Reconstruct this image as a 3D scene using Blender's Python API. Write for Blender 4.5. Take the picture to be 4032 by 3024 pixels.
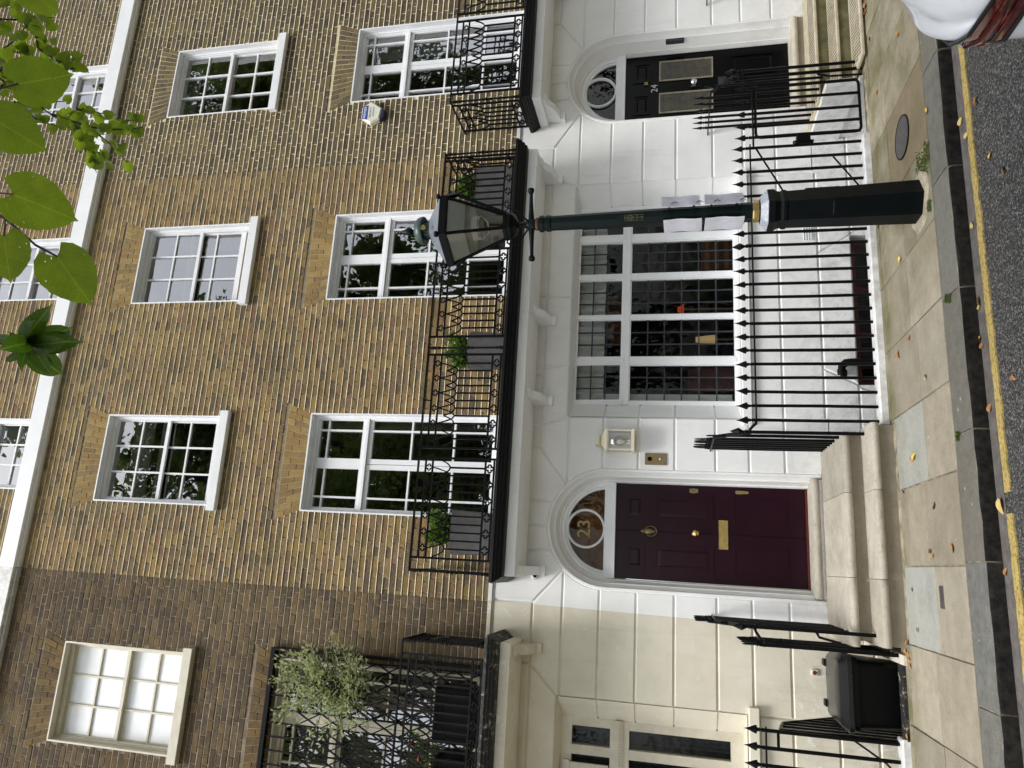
import bpy, bmesh, math, random
from math import sin, cos, pi, radians, sqrt, atan2
from mathutils import Vector, Matrix
for o in list(bpy.data.objects): bpy.data.objects.remove(o)
scene = bpy.context.scene
C = scene.collection
RND = random.Random(7)

# ------------------------------------------------------------------ camera
CAM = Vector((0, -7.8, 1.75)); FPX = 2846.77
YAW, PITCH, ROLL = radians(14.0508), radians(12.8573), radians(0.1835)
_f = Vector((sin(YAW)*cos(PITCH), cos(YAW)*cos(PITCH), sin(PITCH)))
_r = Vector((cos(YAW), -sin(YAW), 0)); _u = _r.cross(_f)
RT = cos(ROLL)*_r + sin(ROLL)*_u; UP = -sin(ROLL)*_r + cos(ROLL)*_u; FW = _f
cam = bpy.data.cameras.new('camera'); cam.sensor_fit = 'HORIZONTAL'; cam.sensor_width = 36
cam.lens = FPX*36/4032; cam.clip_start = 0.05; cam.clip_end = 500
camo = bpy.data.objects.new('camera', cam); C.objects.link(camo)
# the photograph was taken with the phone on its side: world up points to the picture's left
camo.matrix_world = Matrix(((-UP.x, RT.x, -FW.x, CAM.x), (-UP.y, RT.y, -FW.y, CAM.y), (-UP.z, RT.z, -FW.z, CAM.z), (0, 0, 0, 1)))
scene.camera = camo
def ray(x, y):
    "direction through a pixel of the 4032 x 3024 photograph"
    return (FW*FPX + RT*(3024-y-1512) + UP*(2016-x)).normalized()
def at(x, y, axis, val):
    d = ray(x, y); return CAM + d*((val-CAM[axis])/d[axis])
def proj(p):
    d = Vector(p)-CAM; z = d.dot(FW)
    return (2016-FPX*d.dot(UP)/z, 1512-FPX*d.dot(RT)/z, z)

# ------------------------------------------------------------------ world, sun, exposure
world = bpy.data.worlds.new('World'); scene.world = world; world.use_nodes = True
wn, wl = world.node_tree.nodes, world.node_tree.links
for n in list(wn): wn.remove(n)
SUN_EL, SUN_AZ = radians(62), radians(205)      # azimuth clockwise from +Y
sky = wn.new('ShaderNodeTexSky'); sky.sky_type = 'NISHITA'; sky.sun_disc = False
sky.sun_elevation = SUN_EL; sky.sun_rotation = SUN_AZ; sky.air_density = 1.0; sky.dust_density = 2.0; sky.ozone_density = 1.0
hsv = wn.new('ShaderNodeHueSaturation'); hsv.inputs['Saturation'].default_value = 0.30
bg = wn.new('ShaderNodeBackground'); bg.inputs['Strength'].default_value = 0.15
wo = wn.new('ShaderNodeOutputWorld')
wl.new(sky.outputs[0], hsv.inputs['Color']); wl.new(hsv.outputs[0], bg.inputs['Color']); wl.new(bg.outputs[0], wo.inputs['Surface'])
sl = bpy.data.lights.new('sun', 'SUN'); sl.energy = 1.3; sl.angle = radians(18); sl.color = (1, 0.99, 0.97)
so = bpy.data.objects.new('sun', sl); C.objects.link(so)
sd = Vector((sin(SUN_AZ)*cos(SUN_EL), cos(SUN_AZ)*cos(SUN_EL), sin(SUN_EL)))
so.rotation_euler = sd.to_track_quat('Z', 'Y').to_euler()
vs = scene.view_settings; vs.view_transform = 'Standard'; vs.look = 'None'; vs.gamma = 1.0; vs.use_curve_mapping = False
vs.exposure = 1.1
scene.render.engine = 'CYCLES'
scene.render.resolution_x = 1024; scene.render.resolution_y = 768
cy = scene.cycles; cy.max_bounces = 8; cy.transparent_max_bounces = 16; cy.caustics_reflective = False; cy.caustics_refractive = False

# ------------------------------------------------------------------ helpers: meshes and objects
def link(o, parent=None):
    C.objects.link(o)
    if parent is not None:
        o.parent = parent
        if parent.parent is None: o.location = o.location - parent.location
    return o
def tag(o, label, cat, group=None):
    o['label'] = label; o['category'] = cat
    if group: o['group'] = group
    return o
def thing(name, label, cat, loc=(0, 0, 0), group=None):
    o = bpy.data.objects.new(name, None); o.empty_display_size = 0.1; o.location = loc; C.objects.link(o)
    return tag(o, label, cat, group)
class MB:
    def __init__(s): s.v = []; s.f = []; s.m = []; s.mi = 0
    def add(s, vs, fs):
        b = len(s.v); s.v += [tuple(v) for v in vs]; s.f += [tuple(i+b for i in f) for f in fs]; s.m += [s.mi]*len(fs); return s
    def box(s, x0, x1, y0, y1, z0, z1):
        return s.add([(x0,y0,z0),(x1,y0,z0),(x1,y1,z0),(x0,y1,z0),(x0,y0,z1),(x1,y0,z1),(x1,y1,z1),(x0,y1,z1)],
                     [(3,2,1,0),(4,5,6,7),(0,1,5,4),(1,2,6,5),(2,3,7,6),(3,0,4,7)])
    def bbox(s, x0, x1, y0, y1, z0, z1, c=0.006):
        "box with chamfered edges towards -Y and +Z"
        pts = lambda x0,x1,y0,y1,z: [(x0,y0,z),(x1,y0,z),(x1,y1,z),(x0,y1,z)]
        v = pts(x0+c,x1-c,y0+c,y1-c,z0)+pts(x0,x1,y0,y1,z0+c)+pts(x0,x1,y0,y1,z1-c)+pts(x0+c,x1-c,y0+c,y1-c,z1)
        f = [(3,2,1,0),(12,13,14,15)]
        for k in range(3):
            for i in range(4):
                j = (i+1) % 4; f.append((4*k+i, 4*k+j, 4*k+4+j, 4*k+4+i))
        return s.add(v, f)
    def prism(s, poly, y0, y1, bev=0.0):
        "polygon in XZ (counter clockwise seen from -Y) extruded from y1 (back) to y0 (front), front edge bevelled"
        n = len(poly)
        back = [(x, y1, z) for x, z in poly]
        if bev > 0:
            ins = inset(poly, bev)
            mid = [(x, y0+bev*0.9, z) for x, z in poly]; fr = [(x, y0, z) for x, z in ins]; rings = [back, mid, fr]
        else: rings = [back, [(x, y0, z) for x, z in poly]]
        v = [p for r in rings for p in r]; f = []
        for k in range(len(rings)-1):
            for i in range(n):
                j = (i+1) % n; f.append((k*n+i, k*n+j, (k+1)*n+j, (k+1)*n+i))
        f.append(tuple(range((len(rings)-1)*n, len(rings)*n)))
        return s.add(v, f)
    def tube(s, pts, r, n=6, cap=True, rs=None, flat=None):
        pts = [Vector(p) for p in pts]; v = []; f = []
        up = None
        for i, p in enumerate(pts):
            t = (pts[min(i+1, len(pts)-1)]-pts[max(i-1, 0)]).normalized()
            if up is None:
                a = Vector((0, 1, 0)) if abs(t.y) < 0.9 else Vector((1, 0, 0))
            else: a = up
            e1 = (a-t*a.dot(t)).normalized(); e2 = t.cross(e1); up = e1
            rr = rs[i] if rs else r
            for k in range(n):
                an = 2*pi*(k+0.5)/n
                v.append(p+(e1*cos(an)*(flat if flat else 1)+e2*sin(an))*rr)
        for i in range(len(pts)-1):
            for k in range(n):
                j = (k+1) % n; f.append((i*n+k, i*n+j, (i+1)*n+j, (i+1)*n+k))
        if cap: f.append(tuple(range(n-1, -1, -1))); f.append(tuple(range((len(pts)-1)*n, len(pts)*n)))
        return s.add(v, f)
    def lathe(s, prof, cx, cy, n=16, ph=0.0, cap=True):
        "profile [(r, z)] turned about a vertical axis"
        v = []; f = []
        for r, z in prof:
            for k in range(n):
                a = ph+2*pi*k/n; v.append((cx+r*cos(a), cy+r*sin(a), z))
        for i in range(len(prof)-1):
            for k in range(n):
                j = (k+1) % n; f.append((i*n+k, i*n+j, (i+1)*n+j, (i+1)*n+k))
        if cap: f.append(tuple(range(n-1, -1, -1))); f.append(tuple(range((len(prof)-1)*n, len(prof)*n)))
        return s.add(v, f)
    def mesh(s, name, mat, smooth=False):
        me = bpy.data.meshes.new(name); me.from_pydata(s.v, [], s.f)
        for mm in (mat if isinstance(mat, (list, tuple)) else [mat]): me.materials.append(mm)
        if isinstance(mat, (list, tuple)): me.polygons.foreach_set('material_index', s.m)
        if smooth: me.polygons.foreach_set('use_smooth', [True]*len(me.polygons))
        me.update(); return me
    def build(s, name, mat, parent=None, smooth=False, auto=None):
        me = s.mesh(name, mat, smooth)
        o = bpy.data.objects.new(name, me)
        if auto is not None:
            me.polygons.foreach_set('use_smooth', [True]*len(me.polygons)); me.set_sharp_from_angle(angle=radians(auto))
        return link(o, parent)
def inset(poly, d):
    n = len(poly); out = []
    for i in range(n):
        p0, p1, p2 = Vector(poly[i-1]), Vector(poly[i]), Vector(poly[(i+1) % n])
        a = (p1-p0).normalized(); b = (p2-p1).normalized()
        na = Vector((-a.y, a.x)); nb = Vector((-b.y, b.x)); m = na+nb
        if m.length < 1e-6: m = na
        m.normalize(); k = d/max(0.35, m.dot(na)); out.append(tuple(p1+m*k))
    return out
def inst(me, name, parent, loc=(0, 0, 0), rot=(0, 0, 0), sc=(1, 1, 1)):
    "another object on the same mesh; loc is a world position"
    o = bpy.data.objects.new(name, me); o.location = loc; o.rotation_euler = rot; o.scale = sc
    return link(o, parent)
def copy_tree(o, parent=None, loc=None):
    c = o.copy(); C.objects.link(c); c.parent = parent
    if loc is not None: c.location = loc
    for ch in o.children: copy_tree(ch, c)
    return c
def struct(o): o['kind'] = 'structure'; return o
def stuff(o): o['kind'] = 'stuff'; return o

# ------------------------------------------------------------------ materials
def srgb(r, g, b):
    f = lambda c: c/12.92 if c <= 0.04045 else ((c+0.055)/1.055)**2.4
    return (f(r/255), f(g/255), f(b/255), 1)
class NT:
    def __init__(s, name):
        s.m = bpy.data.materials.new(name); s.m.use_nodes = True; t = s.m.node_tree; s.n = t.nodes; s.l = t.links
        s.b = s.n['Principled BSDF']; s.out = s.n['Material Output']; s._pos = None
    def new(s, t, **k):
        n = s.n.new('ShaderNode'+t)
        for a, b in k.items(): setattr(n, a, b)
        return n
    def set(s, sock, val):
        if hasattr(val, 'is_linked') or isinstance(val, bpy.types.NodeSocket): s.l.new(val, sock)
        else: sock.default_value = val
    def pos(s):
        if s._pos is None: s._pos = s.new('NewGeometry').outputs['Position']
        return s._pos
    def noise(s, scale, detail=4, rough=0.6, vec=None, dist=0.0):
        n = s.new('TexNoise'); n.inputs['Scale'].default_value = scale; n.inputs['Detail'].default_value = detail
        n.inputs['Roughness'].default_value = rough; n.inputs['Distortion'].default_value = dist
        s.l.new(vec if vec is not None else s.pos(), n.inputs['Vector']); return n.outputs['Fac']
    def voro(s, scale, feature='F1', vec=None, out='Distance'):
        n = s.new('TexVoronoi', feature=feature); n.inputs['Scale'].default_value = scale
        s.l.new(vec if vec is not None else s.pos(), n.inputs['Vector']); return n.outputs[out]
    def scaled(s, x, y, z, vec=None):
        n = s.new('Mapping'); n.inputs['Scale'].default_value = (x, y, z); s.l.new(vec if vec is not None else s.pos(), n.inputs['Vector']); return n.outputs[0]
    def ramp(s, fac, stops, interp='LINEAR'):
        n = s.new('ValToRGB'); cr = n.color_ramp; cr.interpolation = interp
        while len(cr.elements) < len(stops): cr.elements.new(0.5)
        for e, (p, c) in zip(cr.elements, stops):
            e.position = p; e.color = c if len(c) == 4 else (*c, 1)
        s.l.new(fac, n.inputs['Fac']); return n.outputs['Color']
    def val(s, fac, stops):
        return s.ramp(fac, [(p, (v, v, v, 1)) for p, v in stops])
    def mix(s, fac, a, b, mode='MIX'):
        n = s.new('Mix', data_type='RGBA', blend_type=mode)
        s.set(n.inputs[0], fac); s.set(n.inputs[6], a); s.set(n.inputs[7], b); return n.outputs[2]
    def math(s, op, a, b=0.0, c=0.0):
        n = s.new('Math', operation=op); s.set(n.inputs[0], a); s.set(n.inputs[1], b); s.set(n.inputs[2], c); return n.outputs[0]
    def sep(s, vec=None):
        n = s.new('SeparateXYZ'); s.l.new(vec if vec is not None else s.pos(), n.inputs[0]); return n.outputs
    def bump(s, h, dist=0.01, strength=0.5, normal=None):
        n = s.new('Bump'); n.inputs['Distance'].default_value = dist; n.inputs['Strength'].default_value = strength
        s.l.new(h, n.inputs['Height'])
        if normal is not None: s.l.new(normal, n.inputs['Normal'])
        return n.outputs[0]
    def fin(s, color=None, rough=None, normal=None, metal=None, spec=None):
        if color is not None: s.set(s.b.inputs['Base Color'], color)
        if rough is not None: s.set(s.b.inputs['Roughness'], rough)
        if normal is not None: s.l.new(normal, s.b.inputs['Normal'])
        if metal is not None: s.b.inputs['Metallic'].default_value = metal
        if spec is not None: s.b.inputs['Specular IOR Level'].default_value = spec
        return s.m
def plain(name, c1, c2=None, scale=6.0, rough=0.5, bump=0.0, bscale=60.0, metal=0.0, spec=0.5, lo=0.35, hi=0.65):
    t = NT(name); c2 = c2 or c1
    col = t.ramp(t.noise(scale, 5), [(lo, c1), (hi, c2)])
    nrm = t.bump(t.noise(bscale, 3), 0.004, bump) if bump else None
    return t.fin(col, rough, nrm, metal, spec)
M = {}
def brick_mat(name, pal, rand, soot=0.0, mott=0.5):
    t = NT(name)
    if rand == 'island': r = t.new('NewGeometry').outputs['Random Per Island']
    else: r = t.new('ObjectInfo').outputs['Random']
    base = t.ramp(r, [(i/len(pal), c) for i, c in enumerate(pal)], 'CONSTANT')
    avg = tuple(sum(c[i] for c in pal)/len(pal) for i in range(4))
    base = t.mix(0.0, base, avg)
    st = t.scaled(.45, 1, 1.6)                       # faint drag marks along the brick
    n1 = t.noise(42, 6, 0.75, st); n2 = t.noise(15, 5, 0.65); n3 = t.noise(120, 4, 0.7); n4 = t.noise(70, 5, 0.7)
    col = t.mix(t.val(n1, [(0.36, 0.0), (0.74, mott)]), base, srgb(88, 77, 60))
    col = t.mix(t.val(n2, [(0.46, 0.0), (0.78, 0.35)]), col, srgb(180, 158, 108))
    col = t.mix(t.val(n4, [(0.55, 0.0), (0.75, 0.35)]), col, srgb(156, 140, 110))
    col = t.mix(t.val(n3, [(0.62, 0.0), (0.72, 0.75)]), col, srgb(48, 42, 36))
    # slow drift of tone over the wall: weathered, sooty and rain washed areas
    dr = t.noise(0.55, 5, 0.6); col = t.mix(t.val(dr, [(0.35, 0.0), (0.70, 0.20+soot*.5)]), col, srgb(76, 67, 54))
    dy = t.noise(0.9, 4, 0.6, t.scaled(1, 1, .35)); col = t.mix(t.val(dy, [(0.5, 0.0), (0.72, 0.22)]), col, srgb(168, 146, 92))
    rs_ = t.noise(1.0, 6, 0.7, t.scaled(4.5, 1, .28)); col = t.mix(t.val(rs_, [(0.52, 0.0), (0.72, 0.42)]), col, srgb(58, 50, 42))
    if soot: col = t.mix(t.val(t.noise(2.4, 5, 0.7), [(0.35, 0.0), (0.7, soot)]), col, srgb(52, 45, 38))
    return t.fin(col, 0.93, t.bump(t.noise(60, 6, 0.8), 0.008, 0.9), None, 0.2)
def dull(c, k, g=1.0):
    m = sum(c)/3; return srgb(*[min(255, (m+(v-m)*k)*g) for v in c])
PAL23 = [dull((c[0], c[1], c[2]), .87, .98) for c in [(168,134,80),(150,122,78),(180,143,78),(138,112,76),(160,120,80),(122,104,78),(172,138,90),(146,112,86),(182,148,88),(134,116,88),(160,130,72),(108,92,74),(158,118,90),(152,128,84),(176,138,84),(142,114,70)]]
PAL24 = [dull(c, .9, .95) for c in [(112,100,76),(96,88,72),(126,110,76),(84,78,70),(118,102,72),(104,96,82),(134,116,82),(76,70,66),(110,98,70),(122,106,84),(92,82,66),(128,112,74),(100,90,78),(88,80,74)]]
PAL22 = [dull((c[0], c[1]+1, c[2]), .88, 1.06) for c in [(102,86,62),(92,78,60),(116,94,62),(82,70,58),(106,86,60),(96,84,68),(124,100,64),(78,66,54),(98,80,58),(90,76,62),(112,88,62),(86,74,62)]]
for nm, pal, soot in (('23', PAL23, 0.12), ('24', PAL24, 0.18), ('22', PAL22, 0.35)):
    M['b'+nm+'i'] = brick_mat('stock_brick_joined_'+nm, pal, 'island', soot); M['b'+nm+'o'] = brick_mat('stock_brick_'+nm, pal, 'object', soot)
M['rub'] = brick_mat('rubbed_brick', [dull(c, .85) for c in [(172,140,80),(160,128,76),(180,148,88),(150,122,80),(166,130,74)]], 'object', 0.1, 0.3)
M['rub24'] = brick_mat('rubbed_brick_grey', [dull(c, .85) for c in [(128,112,78),(114,100,74),(134,116,78),(104,94,74)]], 'object', 0.15, 0.3)
M['rub22'] = brick_mat('rubbed_brick_dark', [srgb(*c) for c in [(124,100,64),(110,90,62),(132,106,66),(100,84,60)]], 'object', 0.25, 0.3)
M['mort23'] = plain('grey_mortar', srgb(150,138,116), srgb(118,108,90), 14, 0.95, 0.5, 120, spec=0.2)
M['mort24'] = plain('cream_mortar', srgb(226,213,182), srgb(200,186,156), 14, 0.95, 0.4, 120, spec=0.2)
M['mort22'] = plain('sooty_mortar', srgb(146,132,118), srgb(106,94,82), 10, 0.95, 0.5, 120, spec=0.2)
def point_mat(name, c1, c2, dirt):
    t = NT(name); col = t.ramp(t.noise(18, 5), [(.35, c1), (.65, c2)])
    col = t.mix(t.val(t.noise(3.5, 6, .75), [(.46, 0), (.66, .42)]), col, dirt); return t.fin(col, .92, t.bump(t.noise(120, 3), .003, .4), None, .2)
M['rib23'] = point_mat('pointing_cream', srgb(228,218,192), srgb(204,192,164), srgb(142,126,100))
M['rib24'] = point_mat('pointing_pale', srgb(236,225,196), srgb(214,200,168), srgb(176,162,134))
M['rib22'] = point_mat('pointing_grey', srgb(180,166,150), srgb(146,132,118), srgb(100,88,76))
def stucco_mat():
    t = NT('stucco_paint'); s = t.sep()
    edge = t.math('ADD', s[0], t.math('MULTIPLY', t.noise(60, 3), 0.006))
    edge = t.math('ADD', edge, t.math('MULTIPLY', s[2], -0.018))
    fac = t.math('GREATER_THAN', edge, -0.487)
    n = t.noise(2.2, 6, 0.65); n2 = t.noise(0.8, 5)
    cream = t.ramp(n, [(0.3, srgb(205,198,178)), (0.7, srgb(222,216,198))])
    white = t.ramp(n, [(0.3, srgb(226,226,224)), (0.7, srgb(236,236,235))])
    zone = t.math('ADD', t.val(t.math('MULTIPLY', s[2], .25), [(.13, .085), (.19, 0.0)]), t.val(t.math('MULTIPLY', s[2], .25), [(.76, 0.0), (.86, .075)]))
    pn = t.math('ADD', t.noise(6.5, 5, 0.7, dist=0.9), zone)
    peel = t.val(pn, [(0.665, 0), (0.672, 1)])
    cream = t.mix(t.math('MULTIPLY', peel, 0.8), cream, srgb(228,224,218))
    col = t.mix(fac, cream, white)
    col = t.mix(t.val(n2, [(0.55, 0.0), (0.8, 0.10)]), col, srgb(150,140,118))
    streak = t.noise(1.0, 5, 0.7, t.scaled(9, 1, 0.7))
    col = t.mix(t.val(streak, [(0.56, 0.0), (0.78, 0.2)]), col, srgb(150,144,130))
    ce = t.voro(1.35, 'DISTANCE_TO_EDGE', t.new('VectorMath', operation='ADD').outputs[0])
    va = ce.node.inputs['Vector'].links[0].from_node; t.l.new(t.pos(), va.inputs[0])
    nv = t.new('TexNoise'); nv.inputs['Scale'].default_value = 3.0; t.l.new(t.pos(), nv.inputs['Vector']); sc_n = t.new('VectorMath', operation='SCALE'); t.l.new(nv.outputs['Color'], sc_n.inputs[0]); sc_n.inputs['Scale'].default_value = .35; t.l.new(sc_n.outputs[0], va.inputs[1])
    crack = t.math('MULTIPLY', t.val(ce, [(0.0, 1.0), (0.006, 0.0)]), t.val(t.noise(.7, 3), [(.6, 0), (.7, .14)]))
    col = t.mix(crack, col, srgb(120,116,106))
    lowf = t.math('MULTIPLY', t.val(s[2], [(.0, .7), (1.0, 0.0)]), t.val(t.noise(9, 6, .75), [(.45, 0), (.75, 1.0)]))
    col = t.mix(lowf, col, srgb(150,142,122))
    bmp = t.bump(t.noise(5, 4, 0.5), 0.02, 0.18); bmp = t.bump(pn, .004, .4, bmp); bmp = t.bump(t.noise(160, 3), 0.002, 0.25, bmp)
    return t.fin(col, 0.5, bmp, None, 0.35)
M['stucco'] = stucco_mat()
M['white'] = plain('white_gloss_paint', srgb(238,239,241), srgb(230,231,233), 3, 0.35, 0.15, 40)
M['cream'] = plain('cream_gloss_paint', srgb(214,208,190), srgb(200,192,172), 6, 0.45, 0.3, 40)
M['whitecop'] = plain('white_painted_coping', srgb(232,232,232), srgb(196,194,188), 11, 0.55, 0.6, 50)
M['black'] = plain('black_gloss_paint', srgb(5,5,6), srgb(9,9,10), 9, 0.36, 0.35, 70, spec=.14)
M['blackold'] = plain('old_black_paint', srgb(8,8,9), srgb(24,23,22), 14, 0.55, 0.8, 60, spec=.14)
M['balcblack'] = plain('balcony_edge_paint', srgb(5,6,7), srgb(8,9,10), 9, 0.4, 0.3, 60, spec=.14)
t = NT('peeling_balcony_edge'); M['peel'] = t.fin(t.ramp(t.noise(16, 6, 0.7, dist=0.5), [(0.52, srgb(26,25,24)), (0.58, srgb(58,54,48)), (0.63, srgb(150,142,128))]), 0.7, t.bump(t.noise(30, 6), 0.02, 0.9))
M['green'] = plain('lamp_green_paint', srgb(4,16,16), srgb(8,22,21), 7, 0.35, 0.25, 60, spec=.16)
M['greendark'] = plain('lamp_base_paint', srgb(3,8,9), srgb(7,13,14), 7, 0.42, 0.4, 50, spec=.12)
M['roofmetal'] = plain('lamp_hood_paint', srgb(104,110,118), srgb(122,128,136), 5, 0.45, 0.15, 60)
M['greenmetal'] = plain('lamp_hood_green', srgb(46,64,62), srgb(58,76,72), 9, 0.4, 0.3, 60)
M['lampwhite'] = plain('lamp_reflector_white', srgb(205,205,200), srgb(190,190,184), 5, 0.5)
M['brass'] = plain('brass', (0.62,0.45,0.18,1), (0.5,0.36,0.14,1), 30, 0.25, 0.1, 60, 1.0)
M['brassdull'] = plain('dull_brass', (0.30,0.23,0.12,1), (0.22,0.17,0.09,1), 25, 0.45, 0.2, 60, 0.9)
M['chrome'] = plain('chrome', (0.75,0.75,0.76,1), None, 5, 0.12, 0, 60, 1.0)
M['lead'] = plain('lead_came', srgb(62,67,72), srgb(46,50,54), 20, 0.6, 0.3, 80, spec=.2)
M['aubergine'] = plain('aubergine_gloss_paint', srgb(34,13,23), srgb(38,15,26), 4, 0.22, 0.06, 30, spec=.15)
M['doorblack'] = plain('door_black_paint', srgb(3,4,5), srgb(6,7,8), 6, 0.22, 0.1, 30, spec=.14)
M['zinc'] = plain('zinc_planter', srgb(110,108,108), srgb(92,90,90), 8, 0.55, 0.2, 30)
M['plasticblack'] = plain('black_plastic', srgb(4,5,6), srgb(8,8,9), 12, 0.42, 0.25, 200, spec=.14)
M['lidgrey'] = plain('bin_lid_plastic', srgb(20,21,23), srgb(28,29,31), 12, 0.25, 0.2, 150, spec=.4)
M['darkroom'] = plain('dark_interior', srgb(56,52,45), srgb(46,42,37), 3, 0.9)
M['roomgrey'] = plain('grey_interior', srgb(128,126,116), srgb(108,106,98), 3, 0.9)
M['curtain'] = plain('cream_curtain', srgb(205,198,178), srgb(190,182,160), 8, 0.9)
M['grey curtain'] = plain('grey_net_curtain', srgb(196,197,194), srgb(212,213,210), 8, 0.9)
M['blind'] = plain('white_blind', srgb(246,248,252), srgb(240,243,248), 3, 0.8)
M['wood'] = plain('warm_wood', srgb(150,88,36), srgb(110,62,26), 12, 0.4)
M['darkwood'] = plain('red_brown_leather', srgb(96,34,22), srgb(70,26,18), 12, 0.4)
M['paper'] = plain('paper_white', srgb(232,230,236), srgb(224,222,230), 8, 0.6)
M['blue'] = plain('alarm_blue', srgb(40,62,150), None, 5, 0.4)
M['ivory'] = plain('ivory_plastic', srgb(224,220,204), srgb(214,210,194), 5, 0.4)
M['gold'] = plain('gold_leaf', srgb(176,160,96), srgb(150,134,76), 20, 0.4)
M['dullgold'] = plain('tarnished_gilding', srgb(104,98,66), srgb(78,76,54), 30, 0.5)
M['silvernum'] = plain('silver_numerals', srgb(190,192,194), None, 5, 0.35)
M['creamlamp'] = plain('cream_enamel', srgb(216,208,184), srgb(204,196,172), 5, 0.4)
def glass_mat(name, tint=(1, 1, 1, 1), k=7.0, wav=0.35, wscale=3.0):
    t = NT(name); t.n.remove(t.b)
    nrm = t.bump(t.noise(wscale, 2, 0.5), 0.012, wav)
    fr = t.new('Fresnel'); fr.inputs['IOR'].default_value = 1.5; t.l.new(nrm, fr.inputs['Normal'])
    fac = t.math('MINIMUM', t.math('MULTIPLY', fr.outputs[0], k), 1.0)
    g = t.new('BsdfGlossy'); g.inputs['Roughness'].default_value = 0.0; t.l.new(nrm, g.inputs['Normal'])
    tr = t.new('BsdfTransparent'); tr.inputs['Color'].default_value = tint
    mx = t.new('MixShader'); t.l.new(fac, mx.inputs[0]); t.l.new(tr.outputs[0], mx.inputs[1]); t.l.new(g.outputs[0], mx.inputs[2])
    t.l.new(mx.outputs[0], t.out.inputs['Surface']); return t.m
M['glass'] = glass_mat('window_glass', (0.93, 0.95, 0.94, 1))
M['oldglass'] = glass_mat('leaded_glass', (0.85, 0.87, 0.85, 1), 0.42, 0.4, 6)
M['sleeve'] = glass_mat('plastic_sleeve', (0.97, 0.97, 0.98, 1), 0.12, 0.1, 8)
M['paperback'] = plain('paper_lavender', srgb(196,194,206), srgb(182,180,194), 14, .5)
M['lampglass'] = glass_mat('lamp_glass', (0.96, 0.97, 0.96, 1), 2.2, 0.2, 6)
M['bulb'] = glass_mat('bulb_glass', (0.75, 0.72, 0.62, 1), 2.5, 0.1, 6)
def stone_mat(name, c1, c2, moss=0.0, scale=5.0, grain=220):
    t = NT(name)
    info = t.new('ObjectInfo').outputs['Random']
    n = t.noise(scale, 7, 0.7)
    col = t.ramp(n, [(0.28, c1), (0.72, c2)])
    col = t.mix(t.val(info, [(0, 0.0), (.5, .10), (1, 0.45)]), col, srgb(150,150,142))
    fl = t.new('Math', operation='FRACT'); t.l.new(t.math('MULTIPLY', info, 7.31), fl.inputs[0])
    col = t.mix(t.val(fl.outputs[0], [(0, 0.0), (1, 0.42)]), col, srgb(116,106,88))
    col = t.mix(t.val(t.noise(grain, 3), [(0.38, 0.32), (0.6, 0.0)]), col, srgb(84,76,64))
    col = t.mix(t.val(t.noise(22, 5, 0.75), [(0.56, 0.0), (0.72, 0.45)]), col, srgb(98,90,76))
    col = t.mix(t.val(t.noise(1.7, 5, 0.7), [(0.5, 0.0), (0.72, 0.35)]), col, srgb(92,84,68))
    spot = t.val(t.voro(9.5), [(0.0, 1.0), (0.09, 1.0), (0.11, 0.0)]); col = t.mix(t.math('MULTIPLY', spot, t.val(t.noise(3.1, 1), [(.58, 0), (.6, .45)])), col, srgb(206,198,182))
    if moss:
        s = t.sep()
        mf = t.math('MULTIPLY', t.val(t.noise(2.6, 6, 0.7), [(0.35, 0.15), (0.65, 1.0)]), moss)
        right = t.val(t.math('MULTIPLY_ADD', s[0], 0.2, 0.0), [(0.36, 0.12), (0.62, 0.9)])
        wall = t.val(t.math('ADD', s[1], 2.2), [(0.6, 0.0), (0.85, 0.9)])
        col = t.mix(t.math('MULTIPLY', mf, t.math('MINIMUM', t.math('ADD', right, wall), 1.0)), col, srgb(94,92,54))
    return t.fin(col, 0.88, t.bump(t.noise(60, 6, 0.75), 0.008, 0.6), None, 0.25)
M['york'] = stone_mat('york_stone', srgb(160,150,130), srgb(196,185,164), 0.9)
M['yorkgrey'] = stone_mat('blue_grey_flag', srgb(184,187,178), srgb(206,208,200), 0.2)
M['yorkpink'] = stone_mat('pinkish_flag', srgb(150,128,104), srgb(174,152,126), 0.6)
M['pavejoint'] = plain('paving_joint', srgb(96,90,74), srgb(176,164,138), 8, 0.95, 0.5, 100)
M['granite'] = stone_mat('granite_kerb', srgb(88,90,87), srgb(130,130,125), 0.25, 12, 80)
M['kerbface'] = plain('dark_kerb_face', srgb(15,14,13), srgb(40,37,33), 22, 0.8, 0.9, 60, spec=.15)  # near-black mottled colour for the road side of the kerb stones
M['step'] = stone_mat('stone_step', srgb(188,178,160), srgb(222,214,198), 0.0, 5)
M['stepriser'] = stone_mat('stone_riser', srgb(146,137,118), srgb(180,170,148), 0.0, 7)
M['mossstep'] = plain('mossy_riser', srgb(70,68,38), srgb(112,106,74), 7, 0.9, 0.6, 60, lo=0.3, hi=0.7)
M['treadplate'] = plain('tread_tile', srgb(196,186,162), srgb(166,155,130), 9, 0.7, 0.3, 60)
def asphalt():
    t = NT('asphalt')
    v = t.voro(85, out='Color'); d = t.voro(85)
    g = t.new('RGBToBW'); t.l.new(v, g.inputs[0])
    col = t.ramp(g.outputs[0], [(0.0, srgb(58,57,57)), (0.4, srgb(84,82,80)), (0.72, srgb(122,120,116)), (1.0, srgb(182,178,170))])
    col = t.mix(t.val(d, [(0.45, 0.0), (0.75, 0.9)]), col, srgb(34,33,33))
    col = t.mix(t.val(t.noise(1.2, 5), [(0.4, 0.0), (0.75, 0.3)]), col, srgb(60,56,50))
    h = t.val(d, [(0.0, 1.0), (0.7, 0.0)])
    return t.fin(col, 0.8, t.bump(h, 0.012, 0.9), None, 0.3)
M['asphalt'] = asphalt()
M['gutter'] = plain('gutter_tarmac', srgb(112,106,100), srgb(84,79,74), 16, 0.9, 0.7, 130)
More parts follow.
